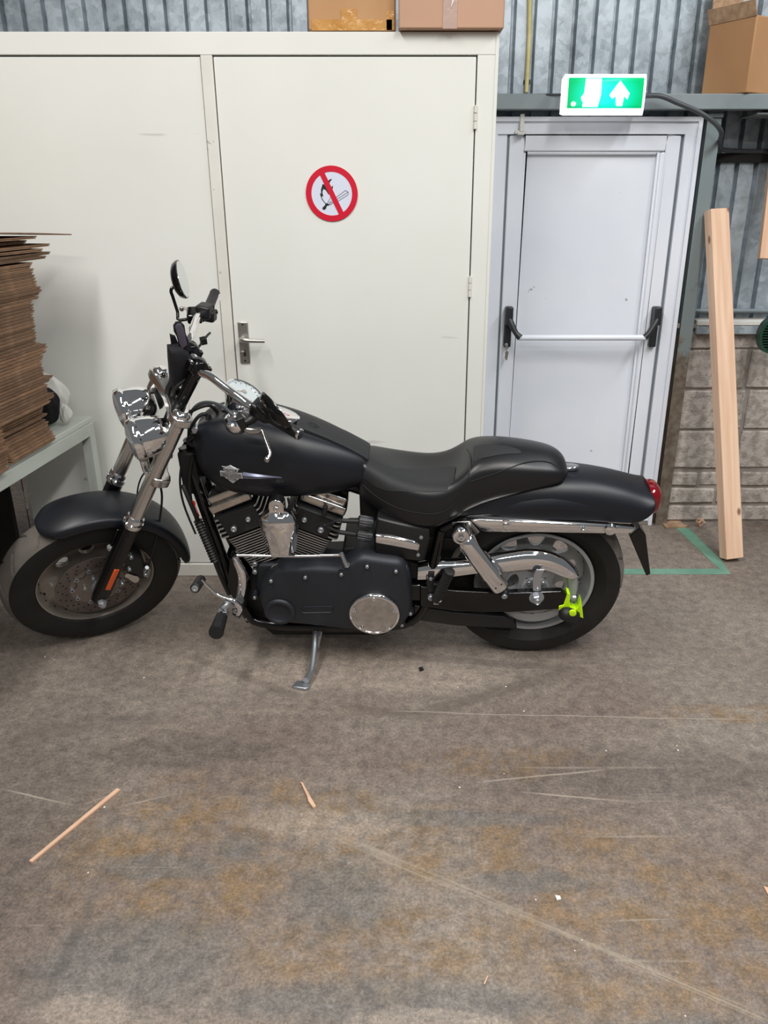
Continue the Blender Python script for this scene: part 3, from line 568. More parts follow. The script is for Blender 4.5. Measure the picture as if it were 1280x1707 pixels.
# ================================================================ BENCH WITH THE CARTON STACK
be = empty('steel_bench', (-1.66, 2.3, 0)); tag(be, 'pale green-grey steel bench at left edge carrying the carton stack', 'bench')
bx = lambda x: x + 1.66
by_ = lambda y: y - 2.3
def skew(mb):                                                       # the bench stands a few degrees off square
    mb.v = [(x + .09 * (y - .85), y, z) for x, y, z in mb.v]; return mb
t_ = MB(); t_.box((bx(-1.62), by_(2.35), .757), (.72, 1.62, .022)); mk('bench_top', skew(t_), 'bench', be, bevel=.003)
t_ = MB(); t_.box((bx(-1.272), by_(2.35), .72), (.03, 1.58, .052)); mk('side_rail', skew(t_), 'bench', be, bevel=.002)
t_ = MB(); t_.box((bx(-1.62), by_(3.135), .72), (.68, .03, .052)); mk('end_rail', skew(t_), 'bench', be, bevel=.002)
for lx, ly in ((-1.275, 3.13), (-1.96, 3.13), (-1.96, 1.58), (-1.275, 1.58)):
    t_ = MB(); t_.box((bx(lx), by_(ly), .373), (.04, .04, .745)); mk('leg', skew(t_), 'bench', be, bevel=.002)
dp = MB(); dp.box((0, 0, .36), (.3, .03, .72)); tag(mk('dark_panel', dp, 'black', loc=(-1.83, 3.195, 0), bevel=.002), 'black board standing under the bench against the cupboard', 'board')
lh = MB(); hz = onY(45, 832, YC)
for k_ in range(3): lh.cyl((cx(hz.x), -.013, hz.z - .04 + k_ * .027), (cx(hz.x), -.013, hz.z - .015 + k_ * .027), .006, n=10)
lh.box((cx(hz.x) - .004, -.0115, .36), (.003, .002, .70), mi=1); mk('hinge', lh, ['creamd', 'gap'], cup)
# cartons, folded flat, lying on each other
z = .769; ncar = 0; protos = {}
def flat(kind):
    if kind in protos: return protos[kind]
    w, l, t = {'long': (.50, .86, .0092), 'far': (.50, .29, .0092), 'near': (.50, .42, .0092)}[kind]
    mb = MB(); nx, ny = 2, 6
    for layer in (0, 1):
        g = []; z0 = -t / 2 + layer * t * .52
        for zz in (z0, z0 + t * .42):
            for i in range(ny + 1):
                for j in (0, 1): g.append((w * (j - .5) + (.004 if layer else 0), l * (i / ny - .5), zz + .0003 * math.sin(i * 2.1 + layer)))
        m_ = 2 * (ny + 1); fs = []
        for i in range(ny): a = 2 * i; fs += [(a, a + 1, a + 3, a + 2), (m_ + a, m_ + a + 2, m_ + a + 3, m_ + a + 1), (a, a + 2, m_ + a + 2, m_ + a), (a + 1, m_ + a + 1, m_ + a + 3, a + 3)]
        fs += [(0, m_, m_ + 1, 1), (m_ - 2, m_ - 1, 2 * m_ - 1, 2 * m_ - 2)]
        mb.add(g, fs, layer)
    o = mk('flattened_carton', mb, ['cardd', 'cardd2'], smooth=0); protos[kind] = o; return o
used = set()
def lay(kind, x, y, z, rz, rx=0, ry=0, label=None, grp='flattened cartons in the tall stack'):
    o = flat(kind)
    if kind in used: o = o.copy(); COL.objects.link(o)
    used.add(kind); o.location = (x, y, z); o.rotation_euler = (rx, ry, rz)
    tag(o, label or 'brown carton folded flat in the tall stack on the bench', 'carton', grp); return o
T = .0103
zn = z + .005
for i in range(14):
    lay('near', -1.555 + random.uniform(-.006, .006) + .0, 2.293 + random.uniform(-.012, .004), zn, -.09 + random.uniform(-.008, .008), label='flat carton in the near bundle low in the stack', grp='cartons of the near bundle'); zn += T
zf = z + .005
for i in range(14):
    lay('far', -1.535 - i * .002 + random.uniform(-.012, .008), 2.680 + random.uniform(-.008, .01), zf, -.09 + random.uniform(-.01, .01), label='flat carton in the far bundle low in the stack', grp='cartons of the far bundle'); zf += T
zz = max(zn, zf)
prof = [.0, .03, .028, -.01, -.012, -.015, .0, .02, .035, .0, -.01, -.005, -.012, -.01, -.012, -.01, .0, .02, .04, .035, .0, -.02, -.015, -.015, -.018, -.02, -.012, -.015, -.02, -.02, -.015, -.01, -.012, -.01, -.005, .03, .05]
i = 0
while zz < 1.40:
    q = prof[min(i, len(prof) - 1)]
    if i > 38: q = .03
    lay('long', -1.545 + random.uniform(-.004, .004), 2.385 + q * 1.2 + random.uniform(-.006, .006), zz, -.09 + random.uniform(-.01, .01)); zz += T; i += 1
tops = [(.02, .05, -.02), (.03, .10, .03), (.0, .06, -.05), (.02, .11, .0), (-.02, .05, .05), (.0, .02, -.06)]
labs = ['dark carton sixth from the top of the stack', 'dark carton jutting out furthest near the stack top', 'crooked dark carton fourth from the top of the stack', 'skewed dark carton third from the top of the stack', 'dark carton second from the top of the stack', 'uppermost full-size carton under the loose top sheet']
for (dx, dy, a), lb in zip(tops, labs):
    lay('long', -1.55 + dx, 2.44 + dy, zz + .004, -.09 + a, label=lb, grp='loose cartons topping the stack', ry=random.uniform(-.01, .01)); zz += .0135
ts = MB(); n = 12; pts = [(-.25 + .5 * 0, 0)]
secs = []
for i in range(n + 1):
    u = i / n; y = -.45 + 1.0 * u; zc_ = .012 * math.sin(u * 3.2) - .02 * u; hw = .25 * (1 if u < .8 else 1 - (u - .8) * 3.2)
    secs.append([Vector((.25 - 2 * hw, y, zc_ + .004)), Vector((.25, y, zc_ + .004)), Vector((.25, y, zc_)), Vector((.25 - 2 * hw, y, zc_))])
ts.loft(secs); tso = mk('carton_sheet', ts, 'cardd2', smooth=0, loc=(-1.525, 2.54, zz + .012)); tso.rotation_euler = (0, 0, -.16); tag(tso, 'loose wavy card sheet on top, its point sticking out right', 'carton')
# cloth bag pushed behind the stack
bg = empty('cloth_bag', (-1.385, 3.06, .776)); tag(bg, 'black and white cloth bundle tucked behind the carton stack', 'bag')
def blobmb(c, r, seed, n=36, sq=(1, 1, 1)):
    rnd = random.Random(seed); ph = [rnd.uniform(0, 6) for _ in range(6)]; mb = MB(); prof = []
    vs = []; fs = []; m_ = 10
    for i in range(m_ + 1):
        th_ = math.pi * i / m_
        for j in range(n):
            a = 2 * math.pi * j / n; k = 1 + .12 * math.sin(3 * a + ph[0] + i) + .12 * math.sin(6 * a + ph[1] + i * .8) + .06 * math.sin(9 * a + ph[4] - i) + .08 * math.sin(4 * th_ + ph[2] + a)
            vs.append((c[0] + r * sq[0] * k * math.sin(th_) * math.cos(a), c[1] + r * sq[1] * k * math.sin(th_) * math.sin(a), c[2] + r * sq[2] * math.cos(th_) * (1 + .05 * math.sin(a + ph[3]))))
    for i in range(m_):
        for j in range(n): fs.append((i * n + j, i * n + (j + 1) % n, (i + 1) * n + (j + 1) % n, (i + 1) * n + j))
    mb.add(vs, fs); return mb
mk('white_cloth', blobmb((-.01, .02, .095), .095, 3, sq=(.8, .5, .98)), 'fabw', bg, sub=1)
mk('black_cloth', blobmb((.022, -.085, .08), .074, 5, sq=(.75, .42, 1.05)), 'cloth', bg, sub=1)
mk('white_corner', blobmb((.085, -.06, .042), .04, 8, sq=(.6, .5, 1)), 'fabw', bg, sub=1)
# ================================================================ MOTORCYCLE
# local axes: x forward, y to its left (towards the viewer), z up; origin where the rear tyre meets the floor
moto = empty('motorcycle'); tag(moto, 'matte black cruiser motorcycle with chrome parts leaning on its side stand', 'motorcycle')
moto.matrix_world = Matrix.Translation(T_B) @ R_B.to_4x4()
MS = Matrix.Translation(S_O) @ R_S.to_4x4() @ Matrix.Translation(-S_O)
MWORLD = moto.matrix_world.copy()
def P(name, mb, mats, par=None, steer=False, **kw):
    o = mk(name, mb, mats, par or moto, **kw)
    if steer and par is None: o.matrix_local = MS
    return o
V = Vector; LY = V((0, 1, 0))
def bvh(o):
    dg = bpy.context.evaluated_depsgraph_get(); dg.update(); e = o.evaluated_get(dg); me = e.to_mesh(); t = BVHTree.FromPolygons([v.co.copy() for v in me.vertices], [tuple(p.vertices) for p in me.polygons]); e.to_mesh_clear(); return t
def hit(t, px, py):
    o = RBi @ (EYE - T_B); d = (RBi @ ray(px, py)).normalized(); l, n, i, q = t.ray_cast(o, d)
    if l is None: return None
    return l, (n if n.dot(d) < 0 else -n)

def bez(l): return l
# ---------------------------------------------------------------- wheels
def tyre(W_, R_, groove=True):
    prof = [(.205, -.045), (.212, -.055), (R_ - .075, -W_ * .485), (R_ - .045, -W_ * .5), (R_ - .025, -W_ * .47)]
    k = 20; crown = [(R_ - .025 * abs(u) ** 2.4, W_ * .455 * u) for u in [(-1 + 2 * i / (2 * k)) for i in range(2 * k + 1)]]
    prof += crown + [(r, -y) for r, y in prof[::-1]]
    n = 640; vs = []; fs = []; K = len(prof)
    for i in range(n):
        a = 2 * math.pi * i / n
        for r, y in prof:
            if groove and r > R_ - .03:
                u = abs(y) / W_; sgn = 1 if y > 0 else -1
                ph = math.degrees(a) / 24.0 + u * u * 1.6 + .4 * u + (.5 if sgn > 0 else 0)
                d_ = abs((ph % 1) - .5); 
                if d_ < .05 and .05 < u < .43: r -= .007 * min(1, (.05 - d_) / .014) * min(1, (u - .05) / .03, (.43 - u) / .03)
                elif abs(u - .03) < .018 and False: r -= .004
            vs.append((r * math.cos(a), y, r * math.sin(a)))
    for i in range(n):
        j = (i + 1) % n
        for q in range(K - 1): fs.append((i * K + q, j * K + q, j * K + q + 1, i * K + q + 1))
    mb = MB().add(vs, fs); mb.m = [1 if 5 <= q <= K - 7 else 0 for i in range(n) for q in range(K - 1)]; return mb
def slotdisc(mb, r0, r1, n, hs, rs, y, th, mi=0, off=0, pw=2.6, skew_=0):
    K = 28
    for s_ in range(n):
        ca = 2 * math.pi * (s_ + off) / n; h = math.pi / n; out = []; inn = []; rc = (r0 + r1) / 2; rh = (r1 - r0) / 2
        for i in range(K):
            t = 2 * math.pi * i / K; c, s = math.cos(t), math.sin(t); m_ = max(abs(c), abs(s)); u, v = c / m_, s / m_
            out.append((ca + h * u, rc + rh * v))
            q = (abs(c) ** pw + abs(s) ** pw) ** (-1 / pw); taper = 1 + .25 * s * q
            inn.append((ca + h * hs * c * q * taper + skew_ * s, rc + rh * rs * s * q))
        cnt = []
        for yy in (y - th / 2, y + th / 2):
            cnt.append([(r * math.cos(a), yy, r * math.sin(a)) for a, r in out] + [(r * math.cos(a), yy, r * math.sin(a)) for a, r in inn])
        fs = []
        for b_ in (0, 2 * K): fs += [(b_ + i, b_ + (i + 1) % K, b_ + K + (i + 1) % K, b_ + K + i) for i in range(K)]
        fs += [(K + i, K + (i + 1) % K, 3 * K + (i + 1) % K, 3 * K + i) for i in range(K)]
        mb.add(cnt[0] + cnt[1], fs, mi)
def wheel(name, W_, R_, rimw, steer, c, rm, yweb, nslots, grooves=True, hs=.56, rs=.5):
    rim = MB(); a = rimw
    rim.lathe([(.216, a), (.214, a + .003), (.203, a + .001), (.200, a - .006), (.195, a * .4), (.190, yweb + .012), (.188, yweb - .012), (.196, -a * .6), (.202, -a + .006), (.207, -a - .003), (.214, -a - .003), (.216, -a), (.206, -a + .01), (.203, 0), (.206, a - .01)], (0, 0, 0), LY, 96, closed=True)
    slotdisc(rim, .085, .190, nslots, hs, rs, yweb, .016, off=.3)
    rim.lathe([(.0, yweb - .03), (.04, yweb - .03), (.055, yweb - .015), (.086, yweb - .008), (.086, yweb + .008), (.055, yweb + .015), (.042, a * .9), (.0, a * .9)], (0, 0, 0), LY, 40)
    for i in range(24):
        t = 2 * math.pi * i / 24; rim.ball((.1925 * math.cos(t), yweb + .012 + .008, .1925 * math.sin(t)), .0035, 6, mi=1)
    o = P(name, rim, [rm, 'gap'], smooth=35)
    o.matrix_local = (MS if steer else Matrix()) @ Matrix.Translation(c)
    P('tyre', tyre(W_, R_, grooves), ['rubber', 'tread'], o, smooth=28)
    return o
RWC = V((0, 0, .329)); FWC = V((1.625, 0, .320))
rw = wheel('rear_wheel', .18, .329, .066, False, RWC, 'rim', -.02, 9)
fw = wheel('front_wheel', .13, .320, .046, True, FWC, 'rimf', -.005, 9, hs=.52, rs=.36)
# brake disc with drilled holes and scalloped carrier
bd = MB(); bd.lathe([(.146, .058), (.146, .063), (.098, .063), (.098, .058)], (0, 0, 0), LY, 72, closed=True)
bd.lathe([(.099, .0565), (.099, .061), (.0, .064), (.0, .0565)], (0, 0, 0), LY, 60, mi=1)
for ring_, r_, off in ((0, .109, 0), (1, .122, .33), (2, .136, .66)):
    for i in range(18):
        t = 2 * math.pi * (i + off) / 18; bd.cyl((r_ * math.cos(t), .0625, r_ * math.sin(t)), (r_ * math.cos(t), .0637, r_ * math.sin(t)), .0038, n=8, mi=2)
bdo = P('brake_disc', bd, ['disc', 'discin', 'gap'], fw)
bb_ = MB()
for i in range(10):
    t = 2 * math.pi * (i + .3) / 10; c_ = V((.088 * math.cos(t), .0, .088 * math.sin(t))); bb_.lathe([(.0085, .062), (.0085, .067), (.005, .067), (.005, .0635)], c_, LY, 14)
    if i % 2 == 0: bb_.bolt(V((.045 * math.cos(t), .068, .045 * math.sin(t))), LY, .007, .005)
    if i < 5: 
        w_ = [V(((.078 + .006 * math.cos(q * 1.3)) * math.cos(t * 1.0 + q * .1), .064, (.078 + .006 * math.cos(q * 1.3)) * math.sin(t + q * .1))) for q in range(6)]; bb_.tube(w_, .0012, 5, sub=2, mi=1)
P('disc_bolt', bb_, ['steel', 'gap'], fw)['kind'] = 'stuff'
ww = MB(); ww.box((.0, 0, 0), (.05, .002, .012)); wo = P('balance_weight', ww, 'alu', fw, bevel=.002); t = math.radians(200)
wo.matrix_local = Matrix.Translation((.196 * math.cos(t + math.pi * 0), .03, .196 * math.sin(t) * 1)) @ Matrix.Rotation(math.pi / 2 - t, 4, 'Y')
# rear pulley: thick toothed ring with windows
pu = MB(); slotdisc(pu, .052, .118, 5, .62, .6, .088, .018, off=.25, skew_=.0)
pu.lathe([(.116, .078), (.116, .100), (.122, .104), (.147, .104), (.151, .100), (.150, .098), (.1455, .098), (.1455, .074), (.118, .074)], (0, 0, 0), LY, 80, closed=True)
pu.lathe([(0, .07), (.053, .07), (.053, .100), (.046, .106), (.0, .106)], (0, 0, 0), LY, 40)
for i in range(5):
    t = 2 * math.pi * (i + .75) / 5; pu.bolt((.042 * math.cos(t), .108, .042 * math.sin(t)), LY, .009, .007, 1)
pul = P('belt_pulley', pu, ['rim', 'steel'], rw, smooth=35)
be_ = MB(); be_.lathe([(.1455, .078), (.1455, .098), (.148, .098), (.148, .078)], (0, 0, .329), LY, 64, closed=True)
drv = (.60, .34); r2 = .06
for s_ in (1, -1):
    be_.loft([[V((.0 + .0, y, .329 + s_ * r)) for y, r in ((.078, .145), (.098, .145), (.098, .148), (.078, .148))], [V((drv[0], y, drv[1] + s_ * r)) for y, r in ((.078, r2), (.1, r2), (.1, r2 + .005), (.078, r2 + .005))]])
P('drive_belt', be_, 'rubber2')
# ---------------------------------------------------------------- swing arm, axle, guards
sw = MB()
o1 = [B(x, y, .135) for x, y in ((700, 975), (760, 982), (845, 986), (935, 983), (948, 992), (948, 1004), (938, 1012), (850, 1018), (760, 1017), (700, 1008))]
sw.prism([(p.x, p.z) for p in o1], .118, .146); sw.prism([(p.x, p.z) for p in o1], -.146, -.118)
sw.box((.43, 0, .33), (.05, .27, .07)); P('swing_arm', sw, 'gloss', bevel=.005)
ax_ = MB(); ac = V((0, 0, .329)); ax_.cyl(ac + LY * -.17, ac + LY * .165, .011, n=18); ax_.lathe([(0, .146), (.026, .146), (.026, .151), (.0, .151)], ac, LY, 24)
ax_.lathe([(0, .15), (.0185, .15), (.0185, .163), (.016, .167), (0, .167)], ac, LY, 6); ax_.lathe([(0, .167), (.012, .167), (.012, .176), (.010, .178), (.008, .176), (0, .170)], ac, LY, 16, mi=0)
P('rear_axle', ax_, 'steel', smooth=25)
ad = MB(); q = B(952, 996, .132); ad.cyl(q + V((.03, 0, 0)), q + V((-.012, 0, 0)), .008, n=6); ad.cyl(q + V((-.002, 0, 0)), q + V((-.016, 0, 0)), .012, n=12); P('axle_adjuster', ad, 'steel')
lg = MB(); l_ = [(690, 1008), (760, 1020), (840, 1027), (856, 1034), (862, 1046), (845, 1046), (760, 1042), (690, 1032)]
lg.prism(xz(l_, .12), .075, .125); P('lower_belt_guard', lg, 'satin', bevel=.004)
# chrome upper belt guard: a bent channel following the wheel
top_ = [(697, 938), (725, 933), (760, 931), (800, 927), (840, 920), (880, 915), (912, 918), (938, 928), (956, 942), (964, 953)]
bot_ = [(696, 966), (722, 965), (762, 960), (802, 955), (840, 953), (880, 949), (912, 951), (936, 960), (953, 965), (962, 962)]
bg_ = MB(); secs = []
for a_, c_ in zip(top_, bot_):
    u = B(a_[0], a_[1], .102); w_ = B(c_[0], c_[1], .128); h = u.z - w_.z; f_ = lambda y, k, q=0: V((u.x + (w_.x - u.x) * k, y, u.z - h * k + q))
    secs.append([f_(.094, .03), f_(.098, .0), f_(.104, .0), f_(.111, .05), f_(.118, .13), f_(.124, .23), f_(.127, .32), f_(.129, .36), f_(.129, 1), f_(.123, 1), f_(.122, .5), f_(.115, .22), f_(.105, .14), f_(.094, .1)])
S2 = []
for i in range(len(secs) - 1):
    A_, B_, C_, D_ = secs[max(i - 1, 0)], secs[i], secs[i + 1], secs[min(i + 2, len(secs) - 1)]
    for k in range(6):
        t = k / 6; S2.append([.5 * ((2 * b) + (c - a) * t + (2 * a - 5 * b + 4 * c - d) * t * t + (3 * b - a - 3 * c + d) * t ** 3) for a, b, c, d in zip(A_, B_, C_, D_)])
S2.append(secs[-1]); bg_.loft(S2); P('belt_guard', bg_, 'chrome', smooth=45)
bk_ = MB()
def strap(mb, pts, w, th, y, mi=0):
    secs = []
    for p in pts:
        q = B(p[0], p[1], y); secs.append([q + V((-w / 2, -th, 0)), q + V((w / 2, -th, 0)), q + V((w / 2, 0, 0)), q + V((-w / 2, 0, 0))])
    mb.loft(secs, mi=mi)
strap(bk_, [(901, 950), (897, 957), (895, 966), (895, 985)], .028, .004, .150); bk_.bolt(B(896, 982, .152), LY, .006, .004); P('guard_bracket', bk_, ['steel', 'satin'], bevel=.001); bk_ = MB()
strap(bk_, [(719, 955), (718, 966), (714, 974)], .022, .006, .14, 1); bk_.bolt(B(718, 965, .146), LY, .006, .005); P('guard_tab', bk_, ['steel', 'satin'], bevel=.001)

# ---------------------------------------------------------------- rear shocks
def shock(y):
    s_ = 1 if y > 0 else -1; a = B(768, 889, .165); b = B(838, 985, .165); a = V((a.x, y, a.z)); b = V((b.x, y, b.z)); d = (b - a).normalized(); L_ = (b - a).length
    m_ = MB(); m_.lathe([(0, .012), (.018, .012), (.024, .018), (.029, .025), (.0325, .032), (.034, .04), (.034, L_ * .70), (.032, L_ * .705), (.032, L_ * .9), (.030, L_ * .93), (0, L_ * .93)], a, d, 36)
    so = P('shock_absorber', m_, 'chrome', smooth=50)
    e = MB(); e.lathe([(.0, -.026), (.026, -.026), (.031, -.02), (.031, .02), (.026, .026), (.019, .027), (.017, .02), (0, .02)], a, LY, 36); e.bolt(a + LY * s_ * .026, LY * s_, .012, .008); P('upper_eye', e, 'chrome', so)
    e = MB(); e.lathe([(.0, -.02), (.015, -.02), (.017, -.014), (.017, .014), (.015, .02), (0, .02)], b + d * .008, LY, 20); e.cyl(b - d * .02, b + d * .01, .014, n=14); e.bolt(b + d * .008 + LY * s_ * .02, LY * s_, .010, .007, 1); P('lower_eye', e, ['satin', 'steel'], so)
    ho = MB()
    for k in (-.6, .15, .9): 
        u = d.cross(LY).normalized(); w_ = (LY * s_ * math.cos(k) + u * math.sin(k)); ho.cyl(a + d * L_ * .84 + w_ * .030, a + d * L_ * .84 + w_ * .0325, .0035, n=8)
    P('adjuster_hole', ho, 'gap', so)['kind'] = 'stuff'
shock(.165); shock(-.165)
# ---------------------------------------------------------------- engine, primary, gearbox
SH = [(563, 950), (575, 944), (590, 934), (606, 929), (661, 936), (672, 940), (679, 950), (684, 971), (687, 1000), (687, 1021), (682, 1034), (672, 1046), (651, 1057), (619, 1061), (587, 1055), (513, 1047), (468, 1043), (446, 1034), (434, 1018), (429, 1000), (429, 985), (434, 975), (441, 966), (452, 956), (462, 950), (475, 948), (520, 946)]
pc_ = MB(); pts = xz(SH, .185); n = len(pts); cxm = sum(p[0] for p in pts) / n; czm = sum(p[1] for p in pts) / n
def inset(pts, d):
    out = []; n = len(pts); A = sum(pts[i][0] * pts[(i + 1) % n][1] - pts[(i + 1) % n][0] * pts[i][1] for i in range(n)); sg = 1 if A > 0 else -1
    for i in range(n):
        p, q, r = V(pts[i - 1]), V(pts[i]), V(pts[(i + 1) % n]); e1 = (q - p).normalized(); e2 = (r - q).normalized(); nn = V((-(e1.y + e2.y), e1.x + e2.x)) * sg
        nn.normalize(); out.append((q.x + nn.x * d, q.y + nn.y * d))
    return out
pc_.loft([[V((x, y, z)) for x, z in inset(pts, k)] for k, y in ((.0, .065), (.0, .135), (.002, .158), (.007, .172), (.015, .180), (.026, .184))]); pco = P('primary_cover', pc_, 'cast', smooth=60)
rc = MB(); q = B(466, 1020, .186); rc.lathe([(.056, .0), (.052, .007), (.044, .009), (.039, .006), (.036, .002), (.0, .002)], q, LY, 48); P('round_boss', rc, 'cast', pco, smooth=60)
sl_ = MB(); q0, q1 = B(508, 1017, .186), B(549, 1016, .186); r_ = .015
pill = [(q0.x + r_ * math.cos(a), q0.z + r_ * math.sin(a)) for a in [math.pi * (-.5 + i / 10) for i in range(11)]] + [(q1.x + r_ * math.cos(a), q1.z + r_ * math.sin(a)) for a in [math.pi * (.5 + i / 10) for i in range(11)]]
pin = inset(pill, .004); k = len(pill); sl_.add([(x, .1835, z) for x, z in pill] + [(x, .187, z) for x, z in inset(pill, .001)] + [(x, .1845, z) for x, z in pin], [(i, (i + 1) % k, k + (i + 1) % k, k + i) for i in range(k)] + [(k + i, k + (i + 1) % k, 2 * k + (i + 1) % k, 2 * k + i) for i in range(k)]); P('recess_ridge', sl_, 'cast', pco, smooth=60)
dc = MB(); q = B(624, 1024, .196); dc.lathe([(0, -.012), (.088, -.012), (.089, .0), (.087, .004), (.079, .006), (.078, .0045), (.0, .0055)], q, LY, 72); dco = P('derby_cover', dc, 'cover', pco, smooth=30)
dr_ = MB(); dr_.lathe([(.0895, -.006), (.0895, .001), (.087, .006), (.080, .0075), (.079, .005)], q, LY, 72); P('chrome_rim', dr_, 'chrome', dco, smooth=60)
db_ = MB()
for k in range(5): a = math.radians(90 + 72 * k); db_.bolt(q + V((.074 * math.cos(a), .008, .074 * math.sin(a))), LY, .0065, .004)
P('cover_bolt', db_, 'chrome', dco)['kind'] = 'stuff'
pb = MB()
bpc = bvh(pco)
for (x, y) in ((452, 967), (509, 961), (569, 956), (612, 943), (660, 951), (425, 994), (684, 1021), (670, 1040)):
    hh = hit(bpc, x, y); q = V((hh[0].x, hh[0].y - .002, hh[0].z)) if hh else B(x, y, .150); pb.lathe([(0, -.02), (.013, -.02), (.012, .004), (.009, .0055), (0, .0055)], q, LY, 16); pb.bolt(q + LY * .008, LY, .0065, .005, 1)
P('bolt', pb, ['cast', 'steel'], pco, smooth=50)['kind'] = 'stuff'
cc = MB(); cc.prism(xz([(425, 935), (600, 930), (690, 940), (700, 1000), (640, 1040), (460, 1040), (428, 1015), (412, 985)], .0), -.12, .07)
cc.prism(xz([(430, 935), (560, 932), (575, 950), (560, 975), (450, 975), (428, 985)], .11), .05, .135, mi=1)
P('crankcase', cc, ['dark', 'cast'], bevel=.01)
cr = MB(); rp_ = [(452, 940), (470, 941), (500, 953), (515, 956)]; cr.tube([B(x, y, .14) for x, y in ((449, 965), (454, 944), (470, 941), (488, 949), (508, 954))], .0035, 8); 
for x, y in ((425, 926), (425, 940), (528, 937), (425, 953)): cr.bolt(B(x, y, .135), LY, .009, .007, 1)
P('breather_line', cr, ['alu', 'steel'])
gb_ = MB(); gb_.prism(xz([(690, 925), (720, 940), (735, 985), (720, 1010), (690, 1010)], .05), -.1, .1); gb_.prism(xz([(572, 905), (640, 905), (700, 935), (700, 960), (572, 945)], .08), -.09, .11); gb_.box((.575, -.01, .64), (.09, .12, .13)); P('gearbox', gb_, 'dark', bevel=.01)  # last box is an added dark filler closing the pale gap below the seat nose
# cylinders with cooling fins
CR = V((.895, 0, .345))
def cylinder(sgn, name):
    a = sgn * math.radians(24); up = V((math.sin(a), 0, math.cos(a))); fw_ = V((math.cos(a), 0, -math.sin(a))); R3 = Matrix((fw_, LY * 1, up)).transposed()
    if R3.determinant() < 0: pass
    base = MB(); base.lathe([(0, .0), (.062, .0), (.062, .32), (0, .32)], CR + up * .09 + V((0, .02, 0)), up, 28); co = P(name, base, 'dark')
    def plate(mb, h, hx, hy, th, cyo=.02, cxo=0):
        c = CR + up * h + V((0, cyo, 0)) + fw_ * cxo; r = .018
        out = []
        for sx, sy in ((1, 1), (-1, 1), (-1, -1), (1, -1)):
            for k in range(4):
                t_ = {(1, 1): 0, (-1, 1): 1, (-1, -1): 2, (1, -1): 3}[(sx, sy)] * math.pi / 2 + k / 3 * math.pi / 2
                out.append((sx * (hx - r) + r * math.cos(t_), sy * (hy - r) + r * math.sin(t_)))
        secs = [[c + fw_ * x + LY * y + up * z for x, y in o_] for z, o_ in ((-th / 2, out), (th / 2, out))]
        mb.add([p for s in secs for p in s], [tuple(range(16)), tuple(range(31, 15, -1))]); mb.add([p for s in secs for p in s], [(i, (i + 1) % 16, 16 + (i + 1) % 16, 16 + i) for i in range(16)], 1)
    fb = MB()
    for k in range(14): plate(fb, .118 + k * .0098, .074 + .0012 * k, .098, .0042)
    P('cooling_fins', fb, ['dark', 'fin'], co, smooth=0)['kind'] = 'stuff'
    hd = MB()
    for k in range(5): plate(hd, .262 + k * .0175, .096 - .003 * k, .100, .0062, cxo=.008 * sgn)
    P('head_fins', hd, ['dark', 'fin'], co, smooth=0)['kind'] = 'stuff'
    hb_ = MB(); hb_.box(CR + up * .298 + V((0, .02, 0)), (.135, .212, .082), R3); hb_.bolt(CR + up * .30 - fw_ * .03 * sgn + LY * .13, LY, .009, .006, 1); hb_.bolt(CR + up * .285 + fw_ * .035 * sgn + LY * .13, LY, .011, .006, 1); P('cylinder_head', hb_, ['satin', 'steel'], co, bevel=.012)
    rk = MB(); rk.box(CR + up * .362 + V((0, .015, 0)) + fw_ * .012 * sgn, (.16, .17, .034), R3); rk.box(CR + up * .392 + V((0, .012, 0)) + fw_ * .012 * sgn, (.14, .15, .03), R3); P('rocker_cover', rk, 'cover', co, bevel=.008, bseg=3)
cylinder(1, 'front_cylinder'); cylinder(-1, 'rear_cylinder')
# chrome horn cover between the cylinders
hq = B(468, 920, .215); hn = MB(); secs = []
for h, w_, dd, f in ((-.006, .045, .028, 1), (-.002, .049, .034, 1), (.06, .059, .04, 1), (.078, .062, .040, .6), (.092, .063, .041, .3), (.106, .0625, .041, .1), (.12, .060, .039, 0), (.132, .055, .036, 0), (.143, .046, .030, 0), (.151, .034, .022, 0), (.156, .020, .013, 0), (.158, .006, .004, 0)):
    s_ = []
    for k in range(25):
        t = math.pi * k / 24; rx, ry = w_ * math.cos(t), dd * math.sin(t)
        fx = w_ * (1 - 2 * k / 24); u = abs(fx) / w_; fy = dd * (1.02 - .22 * u / .62 if u < .62 else .8 * (1 - u) / .38 * .9 + .0)
        s_.append(hq + V((rx * (1 - f) + fx * f, ry * (1 - f) + fy * f - .012, h)))
    s_ += [hq + V((-w_ * .9, -.03, h)), hq + V((w_ * .9, -.03, h))]; secs.append(s_)
hn.loft(secs); hno = P('horn_cover', hn, 'chrome', smooth=38)
hk = MB(); t0 = hq + V((0, -.02, .135)); hk.prism([(t0.x + .024 * math.cos(a), t0.z + .044 + .022 * math.sin(a)) for a in [math.pi * i / 12 for i in range(13)]] + [(t0.x - .024, t0.z), (t0.x + .024, t0.z)], t0.y - .02, t0.y + .022); hk.bolt(t0 + V((0, .023, .036)), LY, .010, .007); P('horn_bracket', hk, 'chrome', hno, smooth=40, bevel=.004, bseg=3)
